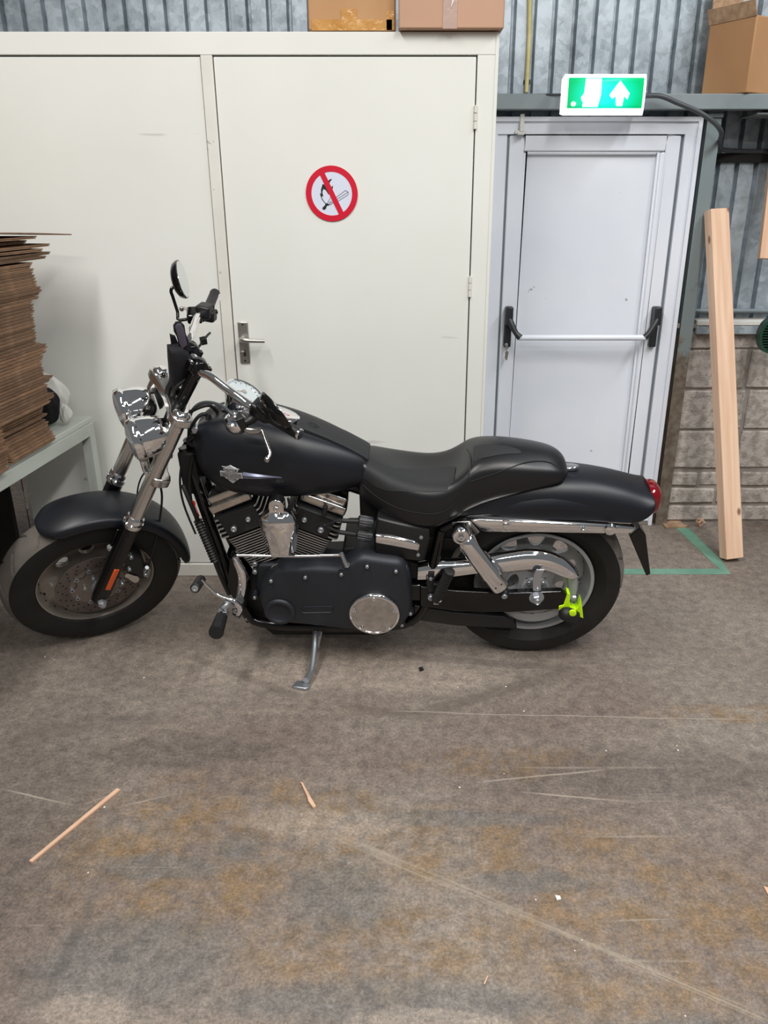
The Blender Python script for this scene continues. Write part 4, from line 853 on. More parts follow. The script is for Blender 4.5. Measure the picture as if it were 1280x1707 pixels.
# ignition leads and coils
ic = MB()
for (x0, y0, x1, y1) in ((597, 868, 621, 872), (594, 890, 620, 895)):
    a, b = B(x0, y0, .145), B(x1, y1, .14); ic.cyl(a, b, .019, n=18)
    for k in range(14):
        t = 2 * math.pi * k / 14; u = (b - a).normalized(); w1 = u.orthogonal().normalized(); w2 = u.cross(w1); w_ = w1 * math.cos(t) + w2 * math.sin(t); ic.cyl(a + w_ * .0185 + u * .004, b + w_ * .0185 - u * .004, .0022, n=5)
ico = P('ignition_coil', ic, 'blackpl')
for pts_, r_ in (([(598, 869), (578, 868), (562, 868), (552, 872), (541, 876), (537, 868), (541, 848)], .0045), ([(594, 890), (566, 887), (545, 878), (533, 870)], .0045), ([(480, 830), (484, 846), (494, 856), (500, 848)], .004)):
    wr = MB(); wr.tube([B(x, y, .15) for x, y in pts_], r_, 8); P('plug_lead', wr, 'rubber2')
for b0, b1 in ((B(598, 869, .15), B(570, 868, .15)), (B(594, 891, .15), B(565, 887, .15)), (B(540, 860, .15), B(543, 843, .15))): bo = MB(); bo.cyl(b0, b1, .008, n=12); P('lead_boot', bo, 'rubber2')
# battery box with chrome strip
bbx = MB(); pts = xz([(629, 864), (672, 874), (716, 884), (717, 900), (708, 936), (700, 937), (660, 934), (624, 927), (623, 895)], .15); bbx.loft([[V((x, y, z)) for x, z in inset(pts, k)] for k, y in ((0, -.12), (0, .138), (.003, .146), (.009, .15))]); bxo = P('battery_box', bbx, 'satin', smooth=50)
cs = MB(); pts = xz([(626, 891), (650, 892), (690, 902), (700, 906), (699, 917), (680, 915), (650, 909), (625, 904)], .152); cs.loft([[V((x, y, z)) for x, z in inset(pts, k)] for k, y in ((0, .146), (.0, .153), (.004, .158), (.008, .159))]); P('chrome_strip', cs, 'chrome', bxo, smooth=60)
bl = MB()
for x, y in ((702, 896), (697, 925)): bl.bolt(B(x, y, .152), LY, .0065, .004)
P('box_bolt', bl, 'steel', bxo)
# ---------------------------------------------------------------- frame
fr = MB()
for s_ in (1, -1):
    fr.tube([(1.20, s_ * .03, .85), (1.165, s_ * .045, .66), (1.10, s_ * .075, .36), (1.05, s_ * .09, .20), (.99, s_ * .10, .155), (.80, s_ * .11, .15), (.50, s_ * .115, .165), (.40, s_ * .115, .24), (.37, s_ * .11, .40), (.34, s_ * .10, .58)], .0195, 14)
    fr.tube([(.34, s_ * .10, .58), (.25, s_ * .10, .63), (.1, s_ * .10, .64)], .015, 12)
fr.tube([(1.19, 0, .86), (1.0, 0, .80), (.7, 0, .72), (.45, 0, .62), (.36, 0, .56)], .032, 14)
ht = S_O; fr.cyl(V((1.767, 0, 0)) + S_AX * .92, V((1.767, 0, 0)) + S_AX * 1.12, .034, n=24)
fr.box((1.10, 0, .38), (.03, .12, .05)); fr.box((.38, 0, .22), (.05, .22, .05)); fr.box((1.12, 0, .78), (.12, .03, .10)); P('frame', fr, 'gloss', smooth=40)
rg_ = MB(); rg_.prism(xz([(384, 928), (395, 935), (412, 985), (408, 1010), (420, 1022), (424, 1034), (412, 1036), (398, 1012), (380, 975)], .09), .05, .10); rg_.bolt(B(412, 1031, .105), LY, .008, .006, 1); P('frame_bracket', rg_, ['gloss', 'steel'], bevel=.006)
hs = MB(); a, b = B(330, 868, .10), B(358, 934, .11); n = 90; L_ = (b - a).length
hs.lathe([(0, 0)] + [(.0135 + .0028 * math.cos(2 * math.pi * (i / 6)), L_ * i / n) for i in range(n + 1)] + [(0, L_)], a, b - a, 16); hs.cyl(a + (a - b).normalized() * .14, a, .008, n=10); hs.tube([b, B(368, 960, .10), B(382, 990, .09)], .009, 10); P('ribbed_hose', hs, 'rubber2', smooth=60)
stk = MB(); p0 = B(322, 828, .068); p1 = B(334, 856, .07); u = (p1 - p0).normalized(); w_ = u.cross(LY).normalized(); L_ = (p1 - p0).length
def stf(v): return p0.lerp(p1, .5) + LY * (.0215 + v.z) + u * v.x + w_ * v.y
def shield2(w, h):                                                  # bar and shield outline, x across, y up
    return [(-.30 * w, .5 * h), (0, .56 * h), (.30 * w, .5 * h), (.36 * w, .34 * h), (.33 * w, .18 * h), (.5 * w, .18 * h), (.5 * w, -.14 * h), (.33 * w, -.14 * h), (.22 * w, -.36 * h), (0, -.54 * h), (-.22 * w, -.36 * h), (-.33 * w, -.14 * h), (-.5 * w, -.14 * h), (-.5 * w, .18 * h), (-.33 * w, .18 * h), (-.36 * w, .34 * h)]
sp_pts = [stf(V((x, y, 0))) for x, y in [(-.5 * L_, .0), (-.4 * L_, .009), (-.22 * L_, .0075), (-.2 * L_, .0045), (.45 * L_, .0045), (.5 * L_, 0), (.45 * L_, -.0045), (-.2 * L_, -.0045), (-.22 * L_, -.0075), (-.4 * L_, -.009)]]
stk.loft([sp_pts, [p + LY * .001 for p in sp_pts]]); text_mb('HARLEY', .0085, .0002, stk, lambda v: stf(V((v.x + .005, -v.y * -1, .0013 + v.z))), 1); P('frame_sticker', stk, ['badgered', 'white'], smooth=0)
# ---------------------------------------------------------------- fuel tank
TK = [(1.168, .835, .875, .02), (1.160, .80, .915, .06), (1.14, .76, .945, .10), (1.10, .725, .968, .132), (1.04, .703, .980, .150), (.96, .692, .976, .158), (.88, .690, .958, .155), (.80, .692, .932, .145), (.72, .698, .898, .128), (.66, .706, .868, .108), (.60, .716, .832, .085), (.57, .73, .81, .06), (.555, .745, .795, .03)]
def tksec(x, zb, zt, w):
    h = zt - zb; half = [(.02, zb + .03 * h), (w * .3, zb + .0), (w * .62, zb + .02 * h), (w * .88, zb + .15 * h), (w, zb + .38 * h), (w * .985, zb + .6 * h), (w * .88, zb + .82 * h), (w * .66, zb + .97 * h), (w * .42, zt), (.012, zt - .012 * min(1, w / .1))]
    return [V((x, y, z)) for y, z in half] + [V((x, -y, z)) for y, z in half[::-1]]
tk = MB(); tk.loft([tksec(*s) for s in TK]); tank = P('fuel_tank', tk, 'paint', sub=2, smooth=180)
def tz(x):
    for (x0, _, z0, _), (x1, _, z1, _) in zip(TK, TK[1:]):
        if x1 <= x <= x0: return z0 + (z1 - z0) * (x0 - x) / (x0 - x1)
    return TK[-1][2]
# chrome console then leather strap running down the tank spine
def spine(x0, x1, wf, up, n=14, th=.012):
    secs = []
    for i in range(n + 1):
        x = x0 + (x1 - x0) * i / n; w = wf(i / n); z = tz(x) + up - .004
        secs.append([V((x, -w, z - th)), V((x, -w, z - .003)), V((x, -w * .9, z)), V((x, -w * .4, z + .004)), V((x, w * .4, z + .004)), V((x, w * .9, z)), V((x, w, z - .003)), V((x, w, z - th))])
    return MB().loft(secs)
cs_ = P('tank_console', spine(1.06, .81, lambda u: .050 * math.sqrt(max(.02, 1 - max(0, (u - .72) / .29) ** 2)) * min(1, .35 + 4 * u), .012), 'chrome', smooth=50)
ls_ = P('tank_strap', spine(.815, .585, lambda u: .052 + .004 * u, .010), 'vinyl', smooth=50)
em = MB(); c_ = V((.765, .014, tz(.765) + .0105)); sl2 = (tz(.74) - tz(.79)) / .05
def emf(v): return c_ + V((-v.x, v.y * -1 * -1, v.x * 0 + v.z + (v.x) * (sl2)))
def outline(mb, pts, f, r=.0009, mi=0): q = [f(V((x, y, 0))) for x, y in pts]; mb.tube(q + [q[0]], r, 5, sub=1, mi=mi)
outline(em, [(-.019, 0), (-.008, .011), (.008, .011), (.019, 0), (.008, -.011), (-.008, -.011)], emf)
text_mb('H-D', .013, .0005, em, lambda v: emf(v)); P('embossed_logo', em, 'rubber2', ls_, smooth=0)
# speedometer on its pod
sd = S_AX * 0; sc_c = V((.985, 0, 1.035)); nrm = V((-.50, 0, .866)).normalized()
sp3 = MB(); sp3.lathe([(0, -.075), (.035, -.075), (.044, -.05), (.058, -.02), (.062, -.006), (.064, .004), (.061, .008), (.056, .006), (.055, .001)], sc_c, nrm, 48); spo = P('speedometer', sp3, 'chrome', smooth=50)
fc_ = MB(); fc_.lathe([(.055, .0015), (.0, .0015)], sc_c, nrm, 48); P('dial', fc_, 'dial', spo)
nd = MB(); ux = nrm.cross(LY).normalized()
for k in range(13):
    a = math.radians(-50 + 280 * k / 12); d_ = ux * math.sin(a) + LY * math.cos(a); nd.tube([sc_c + nrm * .003 + d_ * .044, sc_c + nrm * .003 + d_ * .050], .0008, 5, sub=1)
nd.lathe([(0, .002), (.009, .002), (.008, .006), (0, .006)], sc_c, nrm, 16, mi=1); nd.tube([sc_c + nrm * .005, sc_c + nrm * .005 + ux * -.03 + LY * .028], [.0015, .0006], 6, sub=1, mi=1); P('dial_marks', nd, ['black', 'alu'], spo)['kind'] = 'stuff'
def cap(y):
    c = B(396, 710, .088); c = V((c.x, y, tz(c.x) - .004)); nn = V((-.12, .22 * (1 if y > 0 else -1), .97)).normalized(); m_ = MB()
    m_.lathe([(0, -.02), (.038, -.02), (.041, -.004), (.041, .004), (.038, .010), (.031, .013), (.030, .010), (0, .013)], c, nn, 40); co = P('fuel_cap', m_, 'chrome', tank, smooth=40)
    r_ = MB(); w1 = nn.cross(LY).normalized()
    for k in (-1, 0, 1): r_.tube([c + nn * .014 + LY * (k * .011) - w1 * .02, c + nn * .016 + LY * (k * .011), c + nn * .014 + LY * (k * .011) + w1 * .02], .003, 8, sub=2)
    P('cap_rib', r_, 'chrome', co)['kind'] = 'stuff'
cap(.088); cap(-.088)
# things set onto curved skins: find the true surface point first
bt = bvh(tank)
def drop(v, off=.0012):                                             # press a local (x, z) outline onto the tank's left flank
    l, n, i, q = bt.ray_cast(V((v.x, .6, v.z)), V((0, -1, 0))); 
    return (l if l else V((v.x, .15, v.z))) + (V((0, off, 0)))
ec = hit(bt, 386, 791)[0]; BW, BH = .074, .058; tl = .035
def ef(v, off=0): 
    x, y = v.x, v.y; return drop(V((ec.x - x, 0, ec.z + y - x * tl)), .002 + off + v.z)
def plate(mb, pts, f, th, mi=0):
    a = [f(V((x, y, 0))) for x, y in pts]; mb.loft([[p - LY * .004 for p in a], [p + LY * th for p in a]], mi=mi)
eb = MB()
plate(eb, [(-.5 * BW, .16 * BH), (.5 * BW, .16 * BH), (.5 * BW, -.16 * BH), (-.5 * BW, -.16 * BH)], ef, .003)
plate(eb, [(-.30 * BW, .20 * BH), (-.33 * BW, .36 * BH), (0, .52 * BH), (.33 * BW, .36 * BH), (.30 * BW, .20 * BH)], ef, .0022)
plate(eb, [(-.33 * BW, -.20 * BH), (0, -.58 * BH), (.33 * BW, -.20 * BH)], ef, .0022)
outline(eb, [(-.38 * BW, .47 * BH), (-.2 * BW, .47 * BH), (0, .60 * BH), (.2 * BW, .47 * BH), (.38 * BW, .40 * BH), (.2 * BW, .44 * BH), (0, .56 * BH), (-.2 * BW, .44 * BH)], ef, .001)
ebo = P('tank_badge', eb, 'silver', tank, smooth=0)
et = MB()
for s_, y, sz, sq in (('MOTOR', .305 * BH, .0125, .95), ('HARLEY-DAVIDSON', 0, .013, .55), ('CYCLES', -.29 * BH, .0115, .8)): text_mb(s_, sz, .0004, et, lambda v, y=y, sq=sq: ef(V((v.x * sq, v.y + y, v.z)), .0036))
outline(et, [(-.46 * BW, .12 * BH), (.46 * BW, .12 * BH), (.46 * BW, -.12 * BH), (-.46 * BW, -.12 * BH)], lambda v: ef(v, .003), .0005); P('badge_lettering', et, 'black', ebo, smooth=0)
es = MB(); secs = []
for u in [i / 12 for i in range(13)]:
    x = .5 * BW + .002 + .122 * u; hw = .0125 * (1 - .94 * u) ** .8; yc = .001 - .004 * u
    a, b, m_ = ef(V((x, yc + hw, 0)), -.002), ef(V((x, yc - hw, 0)), -.002), ef(V((x, yc + hw * .25, 0)), .0035 * (1 - u) + .001); m2 = ef(V((x, yc - hw * .1, 0)), .0005)
    secs.append([a, m_, m2, b, (a + b) / 2 - LY * .004])
es.loft(secs); P('badge_spear', es, 'blue', tank, smooth=20)
# ---------------------------------------------------------------- seat
SS = [(.635, .745, .79, .79, .03), (.628, .71, .815, .812, .07), (.60, .665, .828, .818, .092), (.55, .632, .808, .800, .115), (.50, .607, .782, .782, .138), (.45, .594, .762, .770, .150), (.39, .592, .748, .760, .156), (.34, .605, .748, .764, .156), (.30, .628, .765, .782, .150), (.265, .648, .808, .812, .140), (.235, .664, .850, .836, .130), (.17, .690, .868, .842, .122), (.09, .712, .862, .836, .118), (.02, .735, .850, .826, .112), (-.03, .747, .836, .815, .104), (-.06, .755, .815, .80, .09), (-.078, .768, .79, .785, .06)]
def stsec(x, zb, zc, ze, w):
    h = ze - zb; half = [(.03, zb), (w * .6, zb + .0), (w * .92, zb + .06 * h), (w, zb + .32 * h), (w * .985, zb + .62 * h), (w * .93, zb + .88 * h), (w * .76, ze), (w * .45, (ze * .35 + zc * .65)), (.02, zc)]
    return [V((x, y, z)) for y, z in half] + [V((x, -y, z)) for y, z in half[::-1]]
st_ = MB(); st_.loft([stsec(*s) for s in SS]); seat = P('seat', st_, 'leather', sub=2, smooth=180)
sb = bvh(seat)
def on(t, l, off=.0): return [h[0] + h[1] * off for h in (hit(t, x, y) for x, y in l) if h]
sm = MB()
for l in ([(591, 792), (605, 808), (622, 823), (643, 837), (668, 848), (700, 855), (725, 856), (745, 849), (760, 835), (770, 818), (777, 802), (782, 790)], [(783, 803), (805, 796), (835, 786), (870, 773), (895, 769), (915, 771), (928, 778)], [(782, 790), (785, 775), (784, 760), (778, 749)]):
    sm.tube(on(sb, l, .0012), .002, 6, sub=5)
P('seam', sm, 'rubber2', seat)
# smooth inlay panels on the rider and pillion areas
def inlay(poly, name):
    mb = MB(); K = 10
    # grid fill between upper and lower pixel chains
    up_, lo = poly; g = []
    for i in range(len(up_)):
        row = [hit(sb, up_[i][0] + (lo[i][0] - up_[i][0]) * k / K, up_[i][1] + (lo[i][1] - up_[i][1]) * k / K) for k in range(K + 1)]
        if all(row): g.append([r[0] + r[1] * .0018 for r in row])
    if len(g) > 1: mb.loft(g, closed=False); P(name, mb, 'vinyl', seat, smooth=180)
inlay(([(598, 758), (615, 765), (635, 773), (655, 780), (680, 782), (705, 782), (725, 780), (745, 778), (760, 779)], [(596, 790), (612, 800), (628, 812), (645, 818), (670, 819), (700, 820), (725, 820), (745, 819), (757, 800)]), 'rider_panel')
inlay(([(790, 745), (805, 741), (825, 742), (845, 744), (860, 748), (868, 752)], [(788, 770), (805, 764), (825, 760), (845, 757), (860, 757), (868, 756)]), 'pillion_panel')
# ---------------------------------------------------------------- rear fender, strut, lamp, plate
FS = [(.33, .60, .66, .10), (.26, .615, .70, .105), (.18, .625, .735, .11), (.10, .628, .757, .112), (.0, .63, .768, .113), (-.10, .628, .765, .112), (-.18, .625, .753, .112), (-.26, .620, .734, .112), (-.31, .618, .718, .111), (-.338, .630, .708, .110), (-.358, .650, .702, .107), (-.369, .668, .698, .100)]
def fsec(x, zs, zt, w):
    h = zt - zs; half = [(w, zs), (w * 1.0, zs + .25 * h), (w * .98, zs + .45 * h), (w * .91, zs + .66 * h), (w * .77, zs + .84 * h), (w * .5, zs + .96 * h), (.0, zt)]
    return [V((x, y, z)) for y, z in half] + [V((x, -y, z)) for y, z in half[-2::-1]]
rf = MB(); rf.loft([fsec(*s) for s in FS], closed=False); rfo = P('rear_fender', rf, 'paint', sub=2, smooth=180, solid=.004)
# pressed swelling on its flank
rb_ = bvh(rfo); sw_ = MB(); crest = [(826, 862), (835, 853), (850, 844), (870, 838), (895, 834), (920, 833), (945, 836), (975, 842), (1000, 850), (1020, 856)]
gr = []
for i, (x, y) in enumerate(crest):
    u = i / (len(crest) - 1); row = []; yb = 868
    while yb > y and not hit(rb_, x, yb): yb -= 1
    yb -= 1
    for k in range(7):
        yy = y + (867 - y) * k / 6 + (-1.5 if k == 0 else 0); h = hit(rb_, x, y + (yb - y) * k / 6 + (-1.5 if k == 0 else 0))
        if h: row.append(h[0] + h[1] * (.0003 + .008 * math.sin(math.pi * min(1, max(0, u))) * (0 if k == 0 else math.sin(math.pi * (.5 * min(1, k / 2))) * (1 - .6 * (k / 6)))))
    if len(row) == 7: gr.append(row)
gr and sw_.loft(gr, closed=False); P('pressed_flank', sw_, 'paint', rfo, smooth=180)
def strut(s_):
    l = [(785, 867), (800, 865), (1055, 880), (1060, 883), (1052, 889), (1040, 891), (808, 888), (800, 885)]
    pts = xz([(783, 866), (800, 864), (880, 868), (1000, 875), (1056, 879), (1060, 882), (1053, 889), (1040, 891), (900, 888), (806, 887), (798, 882)], .13)
    m_ = MB(); secs = [[V((x, s_ * y, z)) for x, z in inset(pts, k)] for k, y in ((0, .112), (0, .124), (.002, .130), (.006, .133))]; m_.loft(secs); so = P('fender_strut', m_, 'chrome', smooth=40)
    for (x, y, r) in ((843, 875, .013), (971, 881, .0065)):
        b_ = MB(); q = B(x, y, .135); q.y *= s_; b_.lathe([(r * 1.45, 0), (r * 1.45, .004), (r * .9, .006), (r * .9, .014), (r * .6, .017), (0, .017)], V((q.x, q.y - s_ * .003, q.z)), LY * s_, 20); P('strut_bolt', b_, 'chrome', so)
    b_ = MB(); q = B(1017, 883, .136); q.y *= s_; b_.lathe([(.022, 0), (.018, .009), (.009, .013), (0, .014)], V((q.x, q.y - s_ * .003, q.z)), LY * s_, 24); P('strut_cap', b_, 'chrome', so)
strut(1); strut(-1)
sn = MB(); sn.prism(xz([(752, 868), (785, 866), (800, 885), (785, 893), (765, 890)], .11), .08, .12); P('strut_nose', sn, 'cover', bevel=.004)
gl = MB(); q = B(945, 783, .0); gz = .768
gl.prism([(-.065, -.018), (-.10, -.018), (-.118, -.01), (-.122, 0), (-.118, .01), (-.10, .018), (-.065, .018)], gz - .004, gz + .009, ax='z'); P('seat_tab', gl, 'chrome', bevel=.004)
lz = B(1092, 838, 0); tl_ = MB(); secs = []
for dx, k in ((.012, 1), (-.004, 1), (-.020, .92), (-.028, .75), (-.031, .4)):
    secs.append([V((-.392 + dx, .060 * k * math.copysign(abs(math.cos(t)) ** .6, math.cos(t)), .655 + .052 * k * math.copysign(abs(math.sin(t)) ** .7, math.sin(t)) - .02 * 0)) for t in [2 * math.pi * i / 28 for i in range(28)]])
tl_.loft(secs); tl_.v = [(x + .018, y, z + .004) for x, y, z in tl_.v]; tlo = P('tail_light', tl_, 'red', smooth=50)
tb = MB(); tb.box((-.372, 0, .655), (.02, .10, .09)); P('lamp_base', tb, 'chrome', tlo, bevel=.006)
pl_ = MB(); Rp = Rm((0, 1, 0), -.13); pl_.prism(xz([(1046, 886), (1064, 872), (1073, 884), (1081, 949), (1074, 952)], .0), -.03, .03); P('number_plate_bracket', pl_, 'gloss', bevel=.003)
# ---------------------------------------------------------------- stand, pegs, shifter
ks = MB(); Lw = lambda v: RBi @ (V(v) - T_B)
foot = Lw((onZ(508, 1143).x, onZ(508, 1143).y, .012)); ktop = B(526, 1052, .12); k2 = B(524, 1085, foot.y * .35 + .12 * .65); k3 = B(519, 1118, foot.y * .75 + .03)
ks.tube([ktop, k2, k3, foot + V((-.005, 0, .012))], [.011, .011, .0105, .012], 12, sub=4); kso = P('side_stand', ks, 'steel')
kf = MB(); fu = (RBi @ V((0, 0, 1))).normalized(); fx_ = (RBi @ V((1, -.25, 0))).normalized(); fy_ = fu.cross(fx_)
c = Lw((onZ(503, 1145).x, onZ(503, 1145).y, .006)); kf.loft([[c + fx_ * x + fy_ * y + fu * z for x, y in ((-.03, -.012), (-.022, -.02), (.022, -.02), (.03, -.01), (.03, .014), (.02, .022), (-.024, .02))] for z in (-.005, .005)]); P('stand_foot', kf, 'steel', kso, bevel=.002)
sp_m = MB(); a, b = B(534, 1052, .12), B(528, 1080, .17); L_ = (b - a).length; sp_m.tube([a + (b - a) * (i / 60) + V((.007 * math.cos(i * 1.05), 0, .007 * math.sin(i * 1.05))) for i in range(61)], .0016, 5, sub=1); P('stand_spring', sp_m, 'steel', kso)
# shift linkage
sr = MB(); sr.tube([B(394, 926, .20), B(430, 926.5, .20), B(500, 927, .20), B(569, 925, .20)], .0052, 12, sub=1); sr.ball(B(570, 925, .20), .009, 12); P('shift_rod', sr, 'chrome')
sa = MB(); sa.tube([B(569, 922, .205), B(573, 933, .2), B(578, 943, .18)], [.006, .007, .009], 10, sub=2); sa.ball(B(578, 942, .18), .011, 12); P('shift_arm', sa, 'steel')
fa = MB(); fa.tube([B(391, 927, .21), B(394, 935, .21), B(403, 955, .215), B(404, 975, .22), B(401, 994, .225), B(399, 1003, .23)], [.008, .013, .016, .016, .014, .012], 12, sub=4); fao = P('forward_control', fa, 'chrome')
f2 = MB(); f2.cyl(B(401, 998, .12), B(399, 1001, .25), .017, n=20); f2.prism(xz([(392, 985), (408, 985), (412, 1002), (404, 1016), (392, 1010)], .15), .07, .20); f2.bolt(B(393, 1017, .24), LY, .01, .01, 1); f2.bolt(B(397, 1023, .22), LY, .008, .008, 1); P('control_mount', f2, ['satin', 'steel'], fao, bevel=.003)
lv = MB(); lp = [B(335, 966, .265), B(348, 979, .265), B(362, 991, .268), B(377, 997, .27), B(392, 1004, .27), B(400, 1014, .27), B(397, 1023, .265)]
lv.tube(lp, [.0045, .0052, .0055, .008, .011, .010, .008], 10, sub=4); lvo = P('shift_lever', lv, 'chrome')
spg = MB(); a, b = B(335, 966, .225), B(325, 981, .315); spg.cyl(a, b, .0165, n=20); spo_ = P('shift_peg', spg, 'rubber2', lvo); e = MB(); u = (b - a).normalized(); e.lathe([(0, 0), (.011, 0), (.011, .003), (.006, .004), (.005, .002), (0, .002)], b, u, 16); P('peg_end', e, 'steel', lvo)
pm = MB(); pm.tube([B(392, 1008, .235), B(381, 1006, .25), B(372, 1014, .262)], [.015, .014, .013], 12, sub=3); pm.box(B(372, 1021, .268), (.03, .02, .018)); pmo = P('peg_mount', pm, 'steel', bevel=.002)
pg_ = MB(); a, b = B(370, 1026, .270), B(360, 1055, .385); d_ = (b - a).normalized(); L_ = (b - a).length; pg_.lathe([(0, 0), (.017, 0), (.02, .006), (.022, L_ * .5), (.0235, L_ * .8), (.025, L_ - .006), (.024, L_), (0, L_)], a, d_, 24); P('rider_footpeg', pg_, 'rubber2', smooth=50)
pp = MB(); a, b = B(727, 1000, .175), B(749, 954, .205); d_ = (b - a).normalized(); L_ = (b - a).length
prof = [(0, 0)]
for k in range(14):
    h = L_ * k / 14; prof += [(.0135, h), (.0185, h + L_ * .012), (.0185, h + L_ * .048), (.0135, h + L_ * .058)]
prof += [(.019, L_), (.018, L_ + .006), (0, L_ + .008)]; pp.lathe(prof, a, d_, 24); ppo = P('passenger_peg', pp, 'rubber2', smooth=30)
pq = MB(); pq.box(B(727, 1001, .17), (.018, .02, .022)); pq.cyl(B(733, 1001, .17), B(733, 1001, .19), .007, n=10); pq.bolt(B(718, 996, .16), LY, .011, .008); P('peg_clevis', pq, 'steel', ppo, bevel=.002)
ph = MB(); ph.prism(xz([(710, 962), (724, 962), (722, 972), (734, 974), (726, 995), (720, 1001), (714, 997), (711, 978)], .14), .118, .148); P('peg_bracket', ph, 'satin', bevel=.003)
# inner fender and clutter behind the shock
ifn = MB(); ifn.prism(xz([(712, 880), (800, 885), (800, 930), (760, 985), (705, 985), (700, 935)], .0), -.09, .06); P('inner_fender', ifn, 'dark', bevel=.01)
el = MB(); el.tube([B(738, 893, .10), B(727, 905, .11), B(721, 918, .11), B(722, 935, .11)], .004, 8); P('brake_pipe', el, 'steel')
# ---------------------------------------------------------------- fork (built straight ahead, then turned with the bars)
def SP(name, mb, mats, **kw): return P(name, mb, mats, None, True, **kw)
fd = (S(172, 1003, .115) - S(300, 690, .115)); fd = V((fd.x, 0, fd.z)).normalized()
for s_ in (1, -1):
    y = .115 * s_; top = V((S(302, 693, .115).x, y, S(302, 693, .115).z)); axl = V((1.628, y, .32)); d = (axl - top).normalized(); L_ = (axl - top).length
    cl_ = S(232, 868, .115); hcol = (V((cl_.x, y, cl_.z)) - top).dot(d)
    t_ = MB(); t_.lathe([(0, -.005), (.0245, -.005), (.0245, hcol + .02), (0, hcol + .02)], top, d, 32); fo = SP('fork_tube', t_, 'alu', smooth=50)
    t_ = MB(); t_.lathe([(0, -.022), (.014, -.022), (.015, -.018), (.024, -.014), (.028, -.006), (.028, .002), (0, .002)], top, d, 28); P('fork_cap', t_, 'chrome', fo, smooth=40)
    c_ = MB(); c_.lathe([(.0, hcol - .022), (.0265, hcol - .022), (.031, hcol - .016), (.031, hcol - .002), (.028, hcol), (.034, hcol + .004), (.035, hcol + .018), (.032, hcol + .023), (0, hcol + .023)], top, d, 36); P('dust_cover', c_, 'chrome', fo, smooth=35)
    s2 = MB(); s2.lathe([(0, hcol + .022), (.029, hcol + .022), (.029, L_ * .62), (.031, L_ * .75), (.031, L_ - .02), (.026, L_ + .018), (0, L_ + .022)], top, d, 32); so = P('fork_slider', s2, 'gloss', fo, smooth=50)
    an = MB(); an.cyl(V((1.628, y, .32)), V((1.628, y + s_ * .036, .32)), .012, n=18); an.lathe([(0, .028), (.0165, .028), (.0165, .041), (.014, .044), (0, .044)], V((1.628, y, .32)), LY * s_, 6); an.cyl(V((1.628, y + s_ * .042, .32)), V((1.628, y + s_ * .052, .32)), .010, n=14); P('axle_nut', an, 'steel', fo, smooth=25)
    rf_ = MB(); a = S(213, 943, .147); b = S(186, 990, .147); m_ = top + d * (V((a.lerp(b, .5).x, y, a.lerp(b, .5).z)) - top).dot(d); m_.y = y + s_ * .031; xx = d; yy = xx.cross(LY).normalized()
    rf_.loft([[m_ + xx * x + yy * z + LY * s_ * h for x, z in ((-.052, -.009), (.052, -.009), (.052, .009), (-.052, .009))] for h in (-.006, .003)]); P('side_reflector', rf_, 'orange', fo, bevel=.002)
axm = MB(); axm.cyl((1.628, -.11, .32), (1.628, .11, .32), .0125, n=16); axm.cyl((1.628, .05, .32), (1.628, .09, .32), .022, n=20); SP('front_axle', axm, 'steel')
# triple clamps
def clamp(name, c, th, hl, mats, steer=True):                       # plate square to the fork, c = mid point between tubes
    n_ = -fd; f_ = n_.cross(LY).normalized(); 
    if f_.x < 0: f_ = -f_
    out = [(.0, .15), (.022, .147), (.034, .13), (.036, .105), (.026, .07), (.02, .0)]; poly = [(x, y) for x, y in out] + [(x, -y) for x, y in out[-2::-1]]
    back = [(-.03, -.145), (-.037, -.12), (-.036, -.09), (-.05, -.05), (-.062, 0), (-.05, .05), (-.036, .09), (-.037, .12), (-.03, .145)]
    poly = poly + back; mb = MB(); mb.loft([[c + f_ * x + LY * y + n_ * h for x, y in poly] for h in (-th / 2, th / 2)]); return SP(name, mb, mats, bevel=.006, bseg=3)
mt = S(302, 693, .115); mt = V((mt.x, 0, mt.z)) + fd * .012; clamp('upper_triple_clamp', mt, .03, 0, 'alu')
ml = S(264, 797, .115); ml = V((ml.x, 0, ml.z)); lcp = clamp('lower_triple_clamp', ml, .034, 0, 'cover')
tc_ = MB(); tc_.lathe([(0, -.02), (.012, -.03), (.02, -.026), (.021, -.012), (.028, -.01), (.028, .0)], mt - fd * .006 + V((-.03, 0, -.01)), fd, 24); SP('stem_nut', tc_, 'chrome', smooth=40)
stm = MB(); stm.cyl(mt + V((-.03, 0, -.02)), ml + V((-.03, 0, -.0)), .026, n=24); SP('steering_stem', stm, 'dark')
# front fender
ff = MB(); secs = []
for i in range(25):
    a = math.radians(70 + (188 - 70) * i / 24); e = min(1, min(i, 24 - i) / 3.0); w_ = .082 * (.45 + .55 * math.sqrt(e * (2 - e))) if i < 12 else .082 * (.7 + .3 * math.sqrt(e * (2 - e)))
    R0 = .352; sk = .030 if e > .5 else .018; row = []
    for u in (-1, -.98, -.86, -.6, -.3, 0, .3, .6, .86, .98, 1):
        r = R0 - sk * (1 if abs(u) == 1 else 0) - .014 * abs(u) ** 3; row.append(FWC + V((math.cos(a) * r, u * w_, math.sin(a) * r)))
    secs.append(row)
ff.loft(secs, closed=False); ffo = SP('front_fender', ff, 'paint', solid=.003, sub=1, smooth=180)
fb_ = MB()
for s_ in (1, -1):
    for px_, py_ in ((.22, .645), (.2, .58)): pass
    fb_.box((1.50, s_ * .088, .56), (.05, .014, .08), Rm((0, 1, 0), -.5))
P('fender_bracket', fb_, 'gloss', ffo, bevel=.003)
